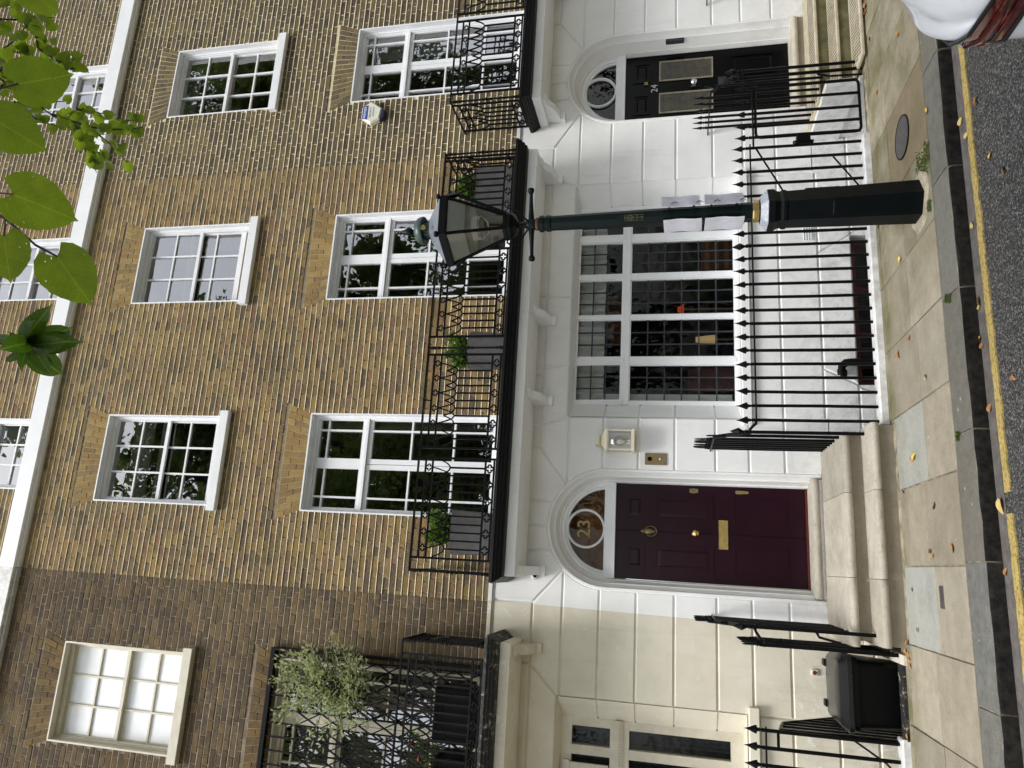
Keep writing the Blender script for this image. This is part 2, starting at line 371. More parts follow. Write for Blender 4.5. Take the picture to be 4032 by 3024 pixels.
t = NT('worn_yellow_paint'); M['yellow'] = t.fin(t.mix(t.val(t.noise(45, 5, 0.7), [(0.48, 0.0), (0.64, 0.9)]), t.ramp(t.noise(8, 4), [(0.3, srgb(176,150,82)), (0.7, srgb(200,176,104))]), srgb(112,98,70)), 0.85, t.bump(t.noise(90, 4), 0.006, 0.8))
def leaf_mat(name, c1, c2, tr, hol=False, dk=.4, tf=.5):
    t = NT(name)
    r = t.new('ObjectInfo').outputs['Random']
    tc = t.new('TexCoord').outputs['Object']
    col = t.mix(t.val(t.noise(40, 3), [(0.3, 0.0), (0.7, 1.0)]), c1, c2)
    col = t.mix(t.val(r, [(0, 0.0), (1, dk)]), col, srgb(58,84,22))
    s = t.sep(tc)
    veinp = t.math('ADD', s[1], t.math('MULTIPLY', t.math('ABSOLUTE', s[0]), -0.9))
    vn = t.math('SINE', t.math('MULTIPLY', veinp, 480.0 if hol else 600.0))
    vf = t.val(t.math('MULTIPLY_ADD', vn, 0.5, 0.5), [(0.86, 0.0), (1.0, 0.07)])
    mid = t.val(t.math('MULTIPLY', t.math('ABSOLUTE', s[0]), 60.0), [(0.03, 0.28), (0.09, 0.0)])
    col = t.mix(t.math('MAXIMUM', vf, mid), col, srgb(150,170,80))
    t.set(t.b.inputs['Base Color'], col); t.b.inputs['Roughness'].default_value = 0.5; t.b.inputs['Specular IOR Level'].default_value = 0.35
    tl = t.new('BsdfTranslucent'); t.l.new(t.mix(1.0, col, tr, 'MULTIPLY'), tl.inputs['Color'])
    mx = t.new('MixShader'); mx.inputs[0].default_value = tf
    t.l.new(t.b.outputs[0], mx.inputs[1]); t.l.new(tl.outputs[0], mx.inputs[2])
    res = mx.outputs[0]
    if hol:
        hf = t.val(t.noise(150, 2, 0.5, tc), [(0.715, 0.0), (0.72, 1.0)])
        ht = t.new('BsdfTransparent'); m2 = t.new('MixShader')
        t.l.new(hf, m2.inputs[0]); t.l.new(res, m2.inputs[1]); t.l.new(ht.outputs[0], m2.inputs[2]); res = m2.outputs[0]
    t.l.new(res, t.out.inputs['Surface']); return t.m
t = NT('sky_white_pane'); t.b.inputs['Coat Weight'].default_value = .6; t.b.inputs['Coat Roughness'].default_value = 0.05; M['skypane'] = t.fin(t.ramp(t.noise(2.0, 3, .5, t.scaled(3, 1, .5)), [(.3, srgb(234,239,244)), (.7, srgb(250,252,254))]), .5)  # opaque white panes: sky reflection and pale blind put into the colour
M['leaf'] = leaf_mat('lime_leaf', srgb(96,112,40), srgb(114,130,48), (1.75, 1.8, 0.75, 1), True, .3, .62)
M['leafdark'] = leaf_mat('dark_leaf', srgb(50,72,24), srgb(70,92,30), (1.4, 1.6, 0.7, 1))
M['shrub'] = leaf_mat('shrub_leaf', srgb(70,98,34), srgb(98,124,46), (1.3, 1.5, 0.7, 1))
M['olive'] = leaf_mat('grey_green_leaf', srgb(148,156,112), srgb(190,194,156), (1.1, 1.15, 0.9, 1), False, .1)
M['farleaf'] = leaf_mat('far_tree_leaf', srgb(84,98,58), srgb(104,116,72), (1.2, 1.3, 0.8, 1))
M['bark'] = plain('bark', srgb(58,50,42), srgb(40,34,30), 20, 0.95, 0.8, 60)
M['twig'] = plain('twig', srgb(48,38,34), srgb(36,28,28), 30, 0.8)
M['soil'] = plain('soil', srgb(52,44,36), srgb(40,34,28), 30, 0.95, 0.8, 80)
M['flower'] = plain('geranium_pink', srgb(200,40,90), srgb(180,30,70), 30, 0.6)
M['leafyellow'] = plain('yellow_fallen_leaf', srgb(222,196,84), srgb(206,172,60), 40, 0.7)
M['leaforange'] = plain('orange_fallen_leaf', srgb(176,128,74), srgb(146,98,56), 40, 0.7)
M['leafbrown'] = plain('brown_fallen_leaf', srgb(130,72,44), srgb(110,58,36), 40, 0.7)
M['leafpale'] = plain('pale_fallen_leaf', srgb(214,190,120), srgb(196,166,96), 40, 0.7)
t = NT('car_paint'); t.b.inputs['Coat Weight'].default_value = 1.0; t.b.inputs['Coat Roughness'].default_value = 0.03; M['carwhite'] = t.fin(t.ramp(t.noise(3, 2), [(0.3, srgb(236,238,240)), (0.7, srgb(240,242,244))]), 0.35)
t = NT('tail_lamp_red'); t.b.inputs['Coat Weight'].default_value = 1.0; M['tail'] = t.fin(t.ramp(t.noise(7, 2, 0.5, t.scaled(1, 1, 5)), [(0.35, srgb(30,8,9)), (0.55, srgb(92,16,18)), (0.75, srgb(120,56,48))]), 0.12)
M['trimblack'] = plain('car_black_trim', srgb(18,18,20), None, 5, 0.25)
M['carglass'] = plain('car_glass_dark', srgb(16,18,20), None, 5, 0.06)
M['tyre'] = plain('tyre_rubber', srgb(26,26,27), srgb(32,32,33), 20, 0.85, 0.3, 80)
M['alloy'] = plain('alloy_rim', (0.5,0.5,0.52,1), None, 5, 0.3, 0, 60, 1.0)
M['iron'] = plain('cast_iron_cover', srgb(84,82,80), srgb(64,62,60), 20, 0.7, 0.6, 90)
M['slate'] = plain('slate_grey', srgb(92,92,92), srgb(76,76,76), 12, 0.8, 0.3, 60)
M['ground'] = plain('garden_ground', srgb(70,66,44), srgb(88,92,54), 2, 0.95, 0.5, 30)
M['moss'] = plain('moss', srgb(92,104,40), srgb(70,84,30), 20, 0.95, 0.8, 90)
def notice_mat():
    t = NT('printed_notice'); tc = t.new('TexCoord').outputs['Object']; s = t.sep(tc)
    ln = t.math('SINE', t.math('MULTIPLY', s[2], 520.0))
    wd = t.noise(90, 2, 0.5, t.scaled(1.6, 1, 0.02, tc))
    blk = t.noise(14, 1, 0.5, tc)
    ink = t.math('MULTIPLY', t.val(ln, [(0.55, 0.0), (0.65, 1.0)]), t.val(wd, [(0.47, 0.0), (0.57, 0.45)]))
    ink = t.math('MULTIPLY', ink, t.val(blk, [(0.40, 0.25), (0.46, 1.0)]))
    return t.fin(t.mix(ink, srgb(232,230,236), srgb(96,96,106)), 0.25)
M['notice'] = notice_mat()
# ================================================================== SETTING: road, kerb, pavement
def sheet(name, x0, x1, y0, y1, z, mat, nx=1, ny=1):
    b = MB()
    for i in range(nx+1):
        for j in range(ny+1): b.v.append((x0+(x1-x0)*i/nx, y0+(y1-y0)*j/ny, z))
    for i in range(nx):
        for j in range(ny):
            a = i*(ny+1)+j; b.f.append((a, a+ny+1, a+ny+2, a+1)); b.m.append(0)
    return b.build(name, mat)
struct(sheet('ground', -90, 90, -90, 40, -2.5, M['ground']))
road = struct(sheet('road', -60, 60, -7.2, -2.97, -0.10, M['asphalt']))
b = MB()
for i in range(120):      # smooth gutter strip with a ragged outer edge
    x0 = -3+i*0.075; e0 = -3.085+RND.uniform(-.008, .008); e1 = e0 if i == 0 else last
    last = e0
    b.add([(x0,-2.972,-.096),(x0,e1,-.096),(x0+.075,e0,-.096),(x0+.075,-2.972,-.096)], [(0,1,2,3)])
b.build('gutter', M['gutter'], road)
b = MB(); lw = None
for i in range(150):      # single yellow line, worn edges
    x0 = -3+i*0.06
    a, c = -3.095+RND.uniform(-.006, .006), -3.172+RND.uniform(-.008, .008)
    pa, pc = lw or (a, c); lw = (a, c)
    if i in (57, 58): continue
    b.add([(x0,pa,-.091),(x0,pc,-.091),(x0+.06,c,-.091),(x0+.06,a,-.091),(x0,pa,-.1),(x0,pc,-.1),(x0+.06,c,-.1),(x0+.06,a,-.1)], [(0,1,2,3),(1,5,6,2),(4,0,3,7)])
b.build('yellow_line', M['yellow'], road)
# near-side pavement behind the camera and the garden beyond it
b = MB(); b.box(-60, 60, -10.5, -7.2, -.3, 0.0); struct(b.build('opposite_pavement', M['york']))
b = MB(); b.box(-60, 60, -60, -10.5, -.4, 0.03); struct(b.build('garden', M['ground']))
# kerb stones
b = MB(); b.box(-12, 14, -2.95, -2.69, -.3, -.012); kerb = struct(b.build('kerb', M['pavejoint']))
xs = [-12, -9, -6.5, -4.2, -2.3, -1.55, -.68, .15, .94, 1.86, 2.72, 3.62, 4.35, 5.2, 6.2, 8, 10, 12, 14]
for a, c in zip(xs, xs[1:]):
    b = MB(); n = max(2, int((c-a)/.11)); g = .006
    # rounded arris towards the road, slightly uneven
    prof = [(-2.672, -.30), (-2.672, -.004), (-2.70, 0.0), (-2.93, -.002), (-2.955, -.012), (-2.968, -.032), (-2.972, -.30)]
    v = []; f = []; m = len(prof)
    for i in range(n+1):
        x = a+g+(c-a-2*g)*i/n
        for k, (y, z) in enumerate(prof):
            jy = RND.uniform(-.006, .006) if k in (4, 5) else 0; jz = RND.uniform(-.005, .004) if k in (3, 4) else RND.uniform(-.001, .001)
            v.append((x, y+jy, z+jz))
    for i in range(n):
        for k in range(m-1): f.append((i*m+k, i*m+k+1, (i+1)*m+k+1, (i+1)*m+k))
    f += [tuple(range(m)), tuple(range(n*m+m-1, n*m-1, -1))]
    b.add(v, f)
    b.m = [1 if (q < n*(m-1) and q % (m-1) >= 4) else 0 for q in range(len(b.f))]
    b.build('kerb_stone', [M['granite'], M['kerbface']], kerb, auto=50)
# paving slabs
b = MB(); b.box(-12, 14, -2.668, -1.10, -.2, -.014); pave = struct(b.build('pavement', M['pavejoint']))
def slab(x0, x1, y0, y1, mat):
    b = MB(); g = RND.uniform(.003, .007); dz = RND.uniform(-.004, .002)
    b.bbox(x0+g, x1-g, y0+g, y1-g, -.03+dz, dz, .004)
    b.v = [(x, y, z+RND.uniform(-.001, .001)) for x, y, z in b.v]
    return b.build('paving_slab', mat, pave)
tx = [-5.2, -4.6, -4.0, -3.4, -2.8, -2.22, -1.63, -1.04, -.45, .13, .725, 1.315, 1.905, 2.49, 3.12, 3.82, 4.44, 5.04, 5.64, 6.24, 6.84, 7.5, 8.2, 9]
for i, (a, c) in enumerate(zip(tx, tx[1:])):
    split = -2.0+(-.1 if i in (8, 10, 11) else 0)+(.24 if 14 <= i <= 16 else 0)+RND.uniform(-.015, .015)
    wall = -1.245 if not -.6 < a < 1.25 else -1.40
    m1 = M['york']; m2 = M['york']
    if i == 10: m1 = M['yorkgrey']
    if i == 8: m1 = M['yorkgrey']
    if i == 14: m2 = M['yorkpink']
    if 11 <= i <= 13 or i > 15 or i < 8:      # narrow strip of flags along the railings
        slab(a, c, -1.33, wall, M['york']); slab(a, c, split, -1.335, m1)
    else: slab(a, c, split, wall, m1)
    if i == 13: slab(a, c, -2.28, split, M['york']); slab(a, c, -2.665, -2.28, m2)
    else: slab(a, c, -2.665, split, m2)

# ================================================================== HOUSES
CRS = 0.0764
Z_B0, Z_B1 = 3.70, 13.2
hx = {'22': (-3.6, -0.437), '23': (-0.437, 4.90), '24': (4.90, 10.2)}
houses = {}
houses['23'] = thing('terraced_house', 'yellow stock brick house with white ground floor and aubergine door 23', 'house', (2.2, 0, 0), 'houses of the terrace')
houses['24'] = thing('terraced_house', 'grey brown brick house with cream pointing and black door 24', 'house', (6.9, 0, 0), 'houses of the terrace')
houses['22'] = thing('terraced_house', 'dark sooty brick house with cream peeling ground floor and window grille', 'house', (-2.0, 0, 0), 'houses of the terrace')
# window openings (x0, x1, z0, z1)
W2 = {'22': [(-2.335, -1.243)], '23': [(.432, 1.527), (3.04, 4.135)], '24': [(5.86, 6.96)]}
W1 = {'22': [(-2.45, -1.20)], '23': [(.42, 1.58), (3.03, 4.185)], '24': [(5.838, 6.985)]}
W3 = {'22': [(-2.2, -1.35)], '23': [(.53, 1.45), (3.13, 4.05)], '24': [(5.95, 6.87)]}
for k in W2:
    if k == '24': W2[k].append((8.4, 9.5)); W1[k].append((8.4, 9.5)); W3[k].append((8.5, 9.4))
Z2, Z1, Z3 = (7.235, 8.88), (3.69, 6.035), (10.0, 11.45)
ARCH_H, ARCH_S = 0.30, 0.115
def openings(k):
    return [(a, c, *Z2) for a, c in W2[k]]+[(a, c, *Z1) for a, c in W1[k]]+[(a, c, *Z3) for a, c in W3[k]]
def wall_with_holes(b, x0, x1, z0, z1, holes, yf, depth):
    "flat wall at yf with rectangular holes and reveals going back"
    X = sorted({x0, x1, *[h[0] for h in holes], *[h[1] for h in holes]}); X = [x for x in X if x0 <= x <= x1]
    Z = sorted({z0, z1, *[h[2] for h in holes], *[h[3] for h in holes]}); Z = [z for z in Z if z0 <= z <= z1]
    for a, c in zip(X, X[1:]):
        for d, e in zip(Z, Z[1:]):
            mx, mz = (a+c)/2, (d+e)/2
            if any(h[0] < mx < h[1] and h[2] < mz < h[3] for h in holes): continue
            b.add([(a, yf, d), (c, yf, d), (c, yf, e), (a, yf, e)], [(0, 1, 2, 3)])
    for a, c, d, e in holes:
        y2 = yf+depth
        b.add([(a,yf,d),(a,yf,e),(a,y2,e),(a,y2,d)], [(0,1,2,3)]); b.add([(c,yf,d),(c,yf,e),(c,y2,e),(c,y2,d)], [(3,2,1,0)])
        b.add([(a,yf,e),(c,yf,e),(c,y2,e),(a,y2,e)], [(0,1,2,3)]); b.add([(a,yf,d),(c,yf,d),(c,y2,d),(a,y2,d)], [(3,2,1,0)])
def spans(z, k, lo, hi):
    "solid x intervals of a course at height z"
    cut = []
    for a, c, d, e in openings(k):
        if d-.02 < z < e: cut.append((a-.004, c+.004))
        elif e <= z < e+ARCH_H:
            s = ARCH_S*(z-e)/ARCH_H; cut.append((a-s-.006, c+s+.006))
        if d == Z2[0] and d-.125 < z < d: cut.append((a-.062, c+.062))
    if 9.76 < z < 10.0: return []
    out = []; x = lo
    for a, c in sorted(cut):
        if a > x: out.append((x, a))
        x = max(x, c)
    if x < hi: out.append((x, hi))
    return out
def brick_geo(w, h, d):
    c = .004
    v = [(0,d,0),(w,d,0),(w,d,h),(0,d,h),(0,c,0),(w,c,0),(w,c,h),(0,c,h),(c,0,c),(w-c,0,c),(w-c,0,h-c),(c,0,h-c)]
    f = [(0,1,5,4),(1,2,6,5),(2,3,7,6),(3,0,4,7),(4,5,9,8),(5,6,10,9),(6,7,11,10),(7,4,8,11),(8,9,10,11)]
    return v, f
UNIT = {}
for nm, w in (('s', .215), ('h', .1025)):
    v, f = brick_geo(w, .061, .03); UNIT[nm] = (w, MB().add(v, f))
for k in ('22', '23', '24'):
    lo, hi = hx[k]; r = random.Random(int(k)); H = houses[k]
    b = MB(); wall_with_holes(b, lo, hi, Z_B0, Z_B1, openings(k), 0.0, .30)
    wall = b.build('brick_wall', M['mort'+k], H)
    me = {nm: UNIT[nm][1].mesh('brick', M['b'+k+'o']) for nm in UNIT}
    bricks = []; rib = MB()
    nc = int((Z_B1-Z_B0)/CRS)
    for ci in range(nc):
        z = Z_B0+.004+ci*CRS; zm = z+.031; wob = r.uniform(0, 6)
        upper = z > 9.9
        for a, c in spans(zm, k, lo, hi):
            x = lo-.34+(0.169 if ci % 2 else 0)+r.uniform(-.008, .008); t_ = 0
            while x < c:
                w = .215 if t_ % 2 == 0 else .1025
                if k == '24' and r.random() < .12: w = .1025 if t_ % 2 == 0 else .215
                w *= r.uniform(.97, 1.03); t_ += 1
                x0, x1 = max(x, a), min(x+w, c); x += w+.0105
                if x1-x0 < .03: continue
                bricks.append((x0, x1, z+.0025*sin(x0*2.1+wob)+r.uniform(-.0015, .0015), r.uniform(-.010, -.003)))
            # bed pointing: a thin raised strip above the course, uneven edges
            n = max(1, int((c-a)/.11)); h0 = {'23': .0098, '24': .0115, '22': .0085}[k]; yr = {'23': -.0125, '24': -.0115, '22': -.006}[k]
            pts = [(a+(c-a)*i/n, z+.0642+.0025*sin((a+(c-a)*i/n)*2.1+wob)+r.uniform(-.0012, .0012), h0*r.uniform(.7, 1.2)) for i in range(n+1)]
            v = []; f = []
            for px, pz, ph in pts: v += [(px, 0, pz+ph+.002), (px, yr+.003, pz+ph), (px, yr, pz), (px, 0, pz-.001)]
            for i in range(n):
                for j in range(3): f.append((4*i+j, 4*i+4+j, 4*i+5+j, 4*i+1+j))
            rib.add(v, f)
    # the bricks that show largest in the photograph are objects of their own
    def key(q):
        px, py, d = proj(((q[0]+q[1])/2, 0, q[2]))
        full = abs((q[1]-q[0])-.215) < .012 or abs((q[1]-q[0])-.1025) < .007
        hid = px < 20 or px > 4000 or py < 10 or py > 3010 or not full or q[2] < 3.9
        return (hid, d)
    order = sorted(range(len(bricks)), key=lambda i: key(bricks[i])); solo = set(order[:300])
    joined = MB()
    for i, (x0, x1, z, y) in enumerate(bricks):
        if i in solo:
            nm = 's' if x1-x0 > .16 else 'h'
            inst(me[nm], 'brick', wall, (x0, y, z), (0, 0, 0), ((x1-x0)/UNIT[nm][0], 1, 1))
        else:
            v, f = brick_geo(x1-x0, .061, .03); joined.add([(px+x0, py+y, pz+z) for px, py, pz in v], f)
    stuff(joined.build('brickwork', M['b'+k+'i'], wall))
    stuff(rib.build('pointing', M['rib'+k], wall))
    # flat gauged arches over the windows
    mr = {'23': M['rub'], '24': M['rub24'], '22': M['rub22']}[k]
    for a, c, d, e in openings(k):
        if e > 11: continue
        b = MB(); s = ARCH_S
        b.prism([(a, e), (c, e), (c+s, e+ARCH_H), (a-s, e+ARCH_H)], -.001, .02); arch = b.build('flat_arch', M['rib'+k], H)
        n = 17; zt = e+ARCH_H
        for i in range(n):
            u0, u1 = i/n, (i+1)/n; g = {'23': .0022, '24': .0042, '22': .0028}[k]
            X = lambda u, z: (a+(c-a)*u)*(1-(z-e)/ARCH_H)+(a-s+(c-a+2*s)*u)*(z-e)/ARCH_H
            zs = e+ARCH_H*(.36 if i % 2 else .64)
            for z0, z1 in ((e+.003, zs-.003), (zs+.003, zt-.003)):
                bb = MB(); bb.prism([(X(u0, z0)+g, z0), (X(u1, z0)-g, z0), (X(u1, z1)-g, z1), (X(u0, z1)+g, z1)], -.007+RND.uniform(-.002, .002), .005, .003)
                bb.build('voussoir', mr, arch)
# stone string course, painted white, one length for each house
for k in ('22', '23', '24'):
    lo, hi = hx[k]; lo = max(lo, -3.6)
    b = MB(); b.bbox(lo+.001, hi-.001, -.10, .05, 9.762, 10.0, .008); b.box(lo+.004, hi-.004, -.06, .0, 9.735, 9.765)
    b.build('string_course', M['white'] if k != '22' else M['whitecop'], houses[k])

# ------------------------------------------------------------------ windows
def glaze(part, X, Z, outer, y0, y1, mbar, mglass, ypane, tilt=.0012, bar='glazing', dz=.003, mpane_name='pane', gap=None):
    "X, Z: lists of glass spans; bars fill the rest of outer"
    x0, x1, z0, z1 = outer; b = MB()
    ex = [x0]+[v for s in X for v in s]+[x1]
    for i in range(0, len(ex), 2):
        if ex[i+1]-ex[i] > .001: b.box(ex[i], ex[i+1], y0, y1, z0, z1)
    ez = [z0]+[v for s in Z for v in s]+[z1]
    for a, c in X:
        for i in range(0, len(ez), 2):
            if ez[i+1]-ez[i] > .001: b.box(a, c, y0+dz, y1-.001, ez[i], ez[i+1])
    sash = b.build(bar, mbar, part)
    for a, c in X:
        for d, e in Z:
            p = MB(); q = lambda: RND.uniform(-tilt, tilt)*(c-a+.2)*3
            p.add([(a, ypane+q(), d), (c, ypane+q(), d), (c, ypane+q(), e), (a, ypane+q(), e)], [(0, 1, 2, 3)])
            p.build(mpane_name, mglass, part)
    return sash
def room(H, x0, x1, z0, z1, y1, mat, y0=.30):
    b = MB(); b.add([(x0,y0,z0),(x1,y0,z0),(x1,y1,z0),(x0,y1,z0),(x0,y0,z1),(x1,y0,z1),(x1,y1,z1),(x0,y1,z1)],
                    [(0,1,2,3),(4,5,6,7),(1,2,6,5),(2,3,7,6),(3,0,4,7)])
    return b.build('room', mat, H)
def lining(a, c, d, e, mat, H, name='window', dep=.105, bottom=False):
    b = MB(); t_ = .014; f_ = -.012
    for x0, x1 in ((a-.004, a+t_), (c-t_, c+.004)): b.box(x0, x1, f_, dep, d, e)
    b.box(a+t_, c-t_, f_+.001, dep, e-t_, e+.004)
    # box frame behind the reveal
    b.box(a+t_, a+t_+.025, dep-.03, .2, d, e-t_); b.box(c-t_-.025, c-t_, dep-.03, .2, d, e-t_); b.box(a+t_+.025, c-t_-.025, dep-.03, .2, e-t_-.05, e-t_)
    b.box(a+t_+.025, a+t_+.037, dep-.012, .2, d, e-t_-.05); b.box(c-t_-.037, c-t_-.025, dep-.012, .2, d, e-t_-.05)
    if bottom: b.box(a+t_, c-t_, dep-.03, .2, d, d+.04)
    return b.build(name, mat, H)
def thirds(a, c, n=3, w=.022):
    s = (c-a-(n-1)*w)/n; return [(a+i*(s+w), a+i*(s+w)+s) for i in range(n)]
def sash_window(k, a, c, d, e, lift=0.0, mat=None, blind=None, dark='roomgrey', gl='glass'):
    H = houses[k]; mat = mat or M['white']; w = lining(a, c, d, e, mat, H)
    xa, xc = a+.052, c-.052; ztop = e-.064; zm = d+(e-d)*.493
    # upper sash in front, lower sash behind it
    X = thirds(xa+.012, xc-.012)
    glaze(w, X, thirds(zm+.045, ztop-.02, 2), (xa, xc, zm, ztop), .110, .145, mat, M[gl], .132, bar='upper_sash')
    zl = d+lift; Zg = thirds(zl+.085, zm-.002+lift, 2)
    glaze(w, X, Zg, (xa, xc, zl+.012, zm+lift+.040),   .150, .185, mat, M[gl], .172, bar='lower_sash')
    if d == Z2[0]:
        b = MB(); b.bbox(a-.06, c+.06, -.075, .12, d-.123, d-.003, .007); b.build('sill', mat, w)
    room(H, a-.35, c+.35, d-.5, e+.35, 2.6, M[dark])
    if blind:
        bz0, bm = blind; b = MB(); n = 40; v = []; f = []
        for i in range(n+1):
            x = a+.03+(c-a-.06)*i/n; y = .26+.012*sin(i*1.3)+.006*sin(i*2.9)
            v += [(x, y, bz0), (x, y, e-.02), (x, y+.004, bz0), (x, y+.004, e-.02)]
        for i in range(n): f += [(4*i, 4*i+4, 4*i+5, 4*i+1), (4*i+3, 4*i+7, 4*i+6, 4*i+2)]
        b.add(v, f).build('curtain', M[bm], w, smooth=True)
    return w
def curtain(part, x0, x1, y, z0, z1, mat, amp=.02, fr=60):
    b = MB(); n = max(8, int((x1-x0)/.012)); v = []; f = []
    for i in range(n+1):
        x = x0+(x1-x0)*i/n; yy = y+amp*sin(x*fr)+amp*.4*sin(x*fr*2.3)
        v += [(x, yy, z0), (x, yy, z1), (x, yy+.003, z0), (x, yy+.003, z1)]
    for i in range(n): f += [(4*i, 4*i+4, 4*i+5, 4*i+1), (4*i+3, 4*i+7, 4*i+6, 4*i+2)]
    return b.add(v, f).build('curtain', mat, part, smooth=True)
w = sash_window('23', *W2['23'][0], *Z2, .095)
b = MB(); b.box(.5, 1.5, .35, .37, 8.45, 8.75); b.build('blind', M['grey curtain'], w)
w = sash_window('23', *W2['23'][1], *Z2, .165)
curtain(w, 3.92, 4.12, .33, 7.3, 8.85, M['grey curtain'])
w = sash_window('24', *W2['24'][0], *Z2, 0.0)
b = MB(); b.box(5.92, 6.9, .27, .28, 8.66, 8.86); b.build('blind', M['grey curtain'], w)
sash_window('24', *W2['24'][1], *Z2, 0.0)
w = sash_window('22', *W2['22'][0], *Z2, 0.0, M['cream'], (7.24, 'blind'), gl='skypane')
for k in W3:
    for i, (a, c) in enumerate(W3[k]):
        w = sash_window(k, a, c, *Z3, 0.0)
        if k == '23': b = MB(); b.box(a+.06, c-.06, .26, .27, 10.0, 11.4) if i == 0 else b.box(a+.06, c-.06, .26, .27, 10.7, 11.4); b.build('blind', M['blind'], w)  # white blinds added behind these panes to brighten them
def french_window(k, a, c, mat=None, dark='darkroom'):
    H = houses[k]; mat = mat or M['white']; d, e = Z1
    w = lining(a, c, d, e, mat, H, bottom=True)
    m = (a+c)/2; xa, xc = a+.04, c-.04
    XL = [(xa+.022, xa+.132), (xa+.154, m-.062)]; XR = [(m+.062, xc-.154), (xc-.132, xc-.022)]
    # fixed lights over the transom
    glaze(w, XL+XR, [(5.402, 5.83), (5.852, 5.945)], (xa, xc, 5.335, e-.064), .105, .15, mat, M['glass'], .135, bar='overlight')
    b = MB(); b.box(xa, xc, .085, .16, 5.318, 5.352); b.build('transom', mat, w)
    for X, x0, x1 in ((XL, xa, m-.003), (XR, m+.003, xc)):
        glaze(w, X, [(3.80, 4.245), (4.267, 4.765), (4.787, 5.268)], (x0, x1, d+.045, 5.314), .112, .155, mat, M['glass'], .14, bar='casement')
    b = MB(); b.box(a-.05, c+.05, -.10, .11, d-.07, d-.002); b.build('threshold', mat, w)
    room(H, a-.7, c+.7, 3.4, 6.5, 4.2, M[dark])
    return w
w = french_window('23', *W1['23'][0]); curtain(w, 1.40, 1.56, .30, 3.75, 5.98, M['curtain'], .02, 50)
w = french_window('23', *W1['23'][1])
w = french_window('24', *W1['24'][0]); b = MB(); b.box(6.7, 6.95, .32, .36, 3.75, 5.95); b.build('curtain', M['grey curtain'], w)
french_window('24', *W1['24'][1])
w22 = french_window('22', *W1['22'][0], M['cream'], 'darkroom'); curtain(w22, -2.4, -1.85, .33, 3.75, 5.9, M['curtain'], .02, 45); curtain(w22, -1.75, -1.25, .33, 3.75, 5.9, M['grey curtain'], .02, 45)

# ------------------------------------------------------------------ ground floor stucco
JZ = [.265, .67, 1.02, 1.355, 1.77, 2.15, 2.525, 2.905]
SP, AR = 2.47, .622                      # springing height and radius of the door arches
CX = {'23': .385, '24': 5.83}
YS = -.028                               # face of the stucco blocks
def arc(cx, a0, a1, r=AR, n=10): return [(cx+r*cos(a0+(a1-a0)*i/n), SP+r*sin(a0+(a1-a0)*i/n)) for i in range(n+1)]
def base_wall(H, x0, x1, holes, z0=-2.2, z1=3.66):
    b = MB(); wall_with_holes(b, x0, x1, z0, z1, holes, -.012, .22); b.box(x0, x1, -.045, .02, 3.66, 3.70); return b
gw = {'23': (1.58, 4.39, 1.085, 2.925), '22': (-3.4, -1.302, 1.085, 2.925)}
def arch_fill(b, cx, x0, x1, zt, y):
    n = 24; P = []; Q = []
    for i in range(n+1):
        a = pi*i/n; dx, dz = cos(a), sin(a)
        t1 = (x1-cx)/dx if dx > 1e-6 else ((x0-cx)/dx if dx < -1e-6 else 1e9); t2 = (zt-SP)/dz if dz > 1e-6 else 1e9; t_ = min(t1, t2)
        P.append((cx+AR*dx, y, SP+AR*dz)); Q.append((cx+t_*dx, y, SP+t_*dz))
    b.add(P+Q, [(i, n+1+i, n+2+i, i+1) for i in range(n)])
    b.add([(x0, y, zt), (x0, y, zt-.0001), (x0+.01, y, zt)], [(0, 1, 2)])
bw = {}
dbox = lambda k: (CX[k]-.64, CX[k]+.64, .30, 3.3)
b = base_wall(houses['23'], -.437, 4.90, [gw['23'], dbox('23'), (1.95, 3.62, -1.7, -.068)]); arch_fill(b, CX['23'], CX['23']-.64, CX['23']+.64, 3.3, -.012)
for s in (-1, 1): x = CX['23']+s*AR; e = CX['23']+s*.64; b.add([(x, -.012, .3), (e, -.012, .3), (e, -.012, SP), (x, -.012, SP)], [(0, 1, 2, 3)])
bw['23'] = b.build('stucco_wall', M['stucco'], houses['23'])
b = base_wall(houses['24'], 4.90, 10.2, [dbox('24')]); arch_fill(b, CX['24'], CX['24']-.64, CX['24']+.64, 3.3, -.012)
for s in (-1, 1): x = CX['24']+s*AR; e = CX['24']+s*.64; b.add([(x, -.012, .3), (e, -.012, .3), (e, -.012, SP), (x, -.012, SP)], [(0, 1, 2, 3)])
bw['24'] = b.build('stucco_wall', M['stucco'], houses['24'])
bw['22'] = base_wall(houses['22'], -3.6, -.437, [gw['22']]).build('stucco_wall', M['stucco'], houses['22'])
def block(k, poly):
    # clockwise-safe
    A = sum(poly[i-1][0]*poly[i][1]-poly[i][0]*poly[i-1][1] for i in range(len(poly)))
    if A < 0: poly = poly[::-1]
    b = MB(); b.prism(inset(poly, .0055), YS, -.010, .013); return b.build('stucco_block', M['stucco'], bw[k])
def arch_x(cx, z, s): return cx+s*sqrt(max(0, AR*AR-max(0, z-SP)**2))
def pier_to_arch(k, cx, s, xo, lo=.265):
    "courses between the door arch (side s) and xo"
    zz = [z for z in [lo]+JZ if z >= lo]
    for a, c in zip(zz, zz[1:]):
        if c <= SP+.001:
            xa = cx+s*AR; block(k, [(xa, a), (xo, a), (xo, c), (xa, c)])
        else:
            n = 6; A = [(arch_x(cx, a+(c-a)*i/n, s), a+(c-a)*i/n) for i in range(n+1)]
            block(k, A+[(xo, c), (xo, a)])
# left pier (shared with 22), middle pier, right pier, pier beyond door 24
pier_to_arch('23', CX['23'], -1, -1.302)
pier_to_arch('23', CX['23'], 1, 1.58); pier_to_arch('24', CX['24'], -1, 4.39); pier_to_arch('24', CX['24'], 1, 7.6)
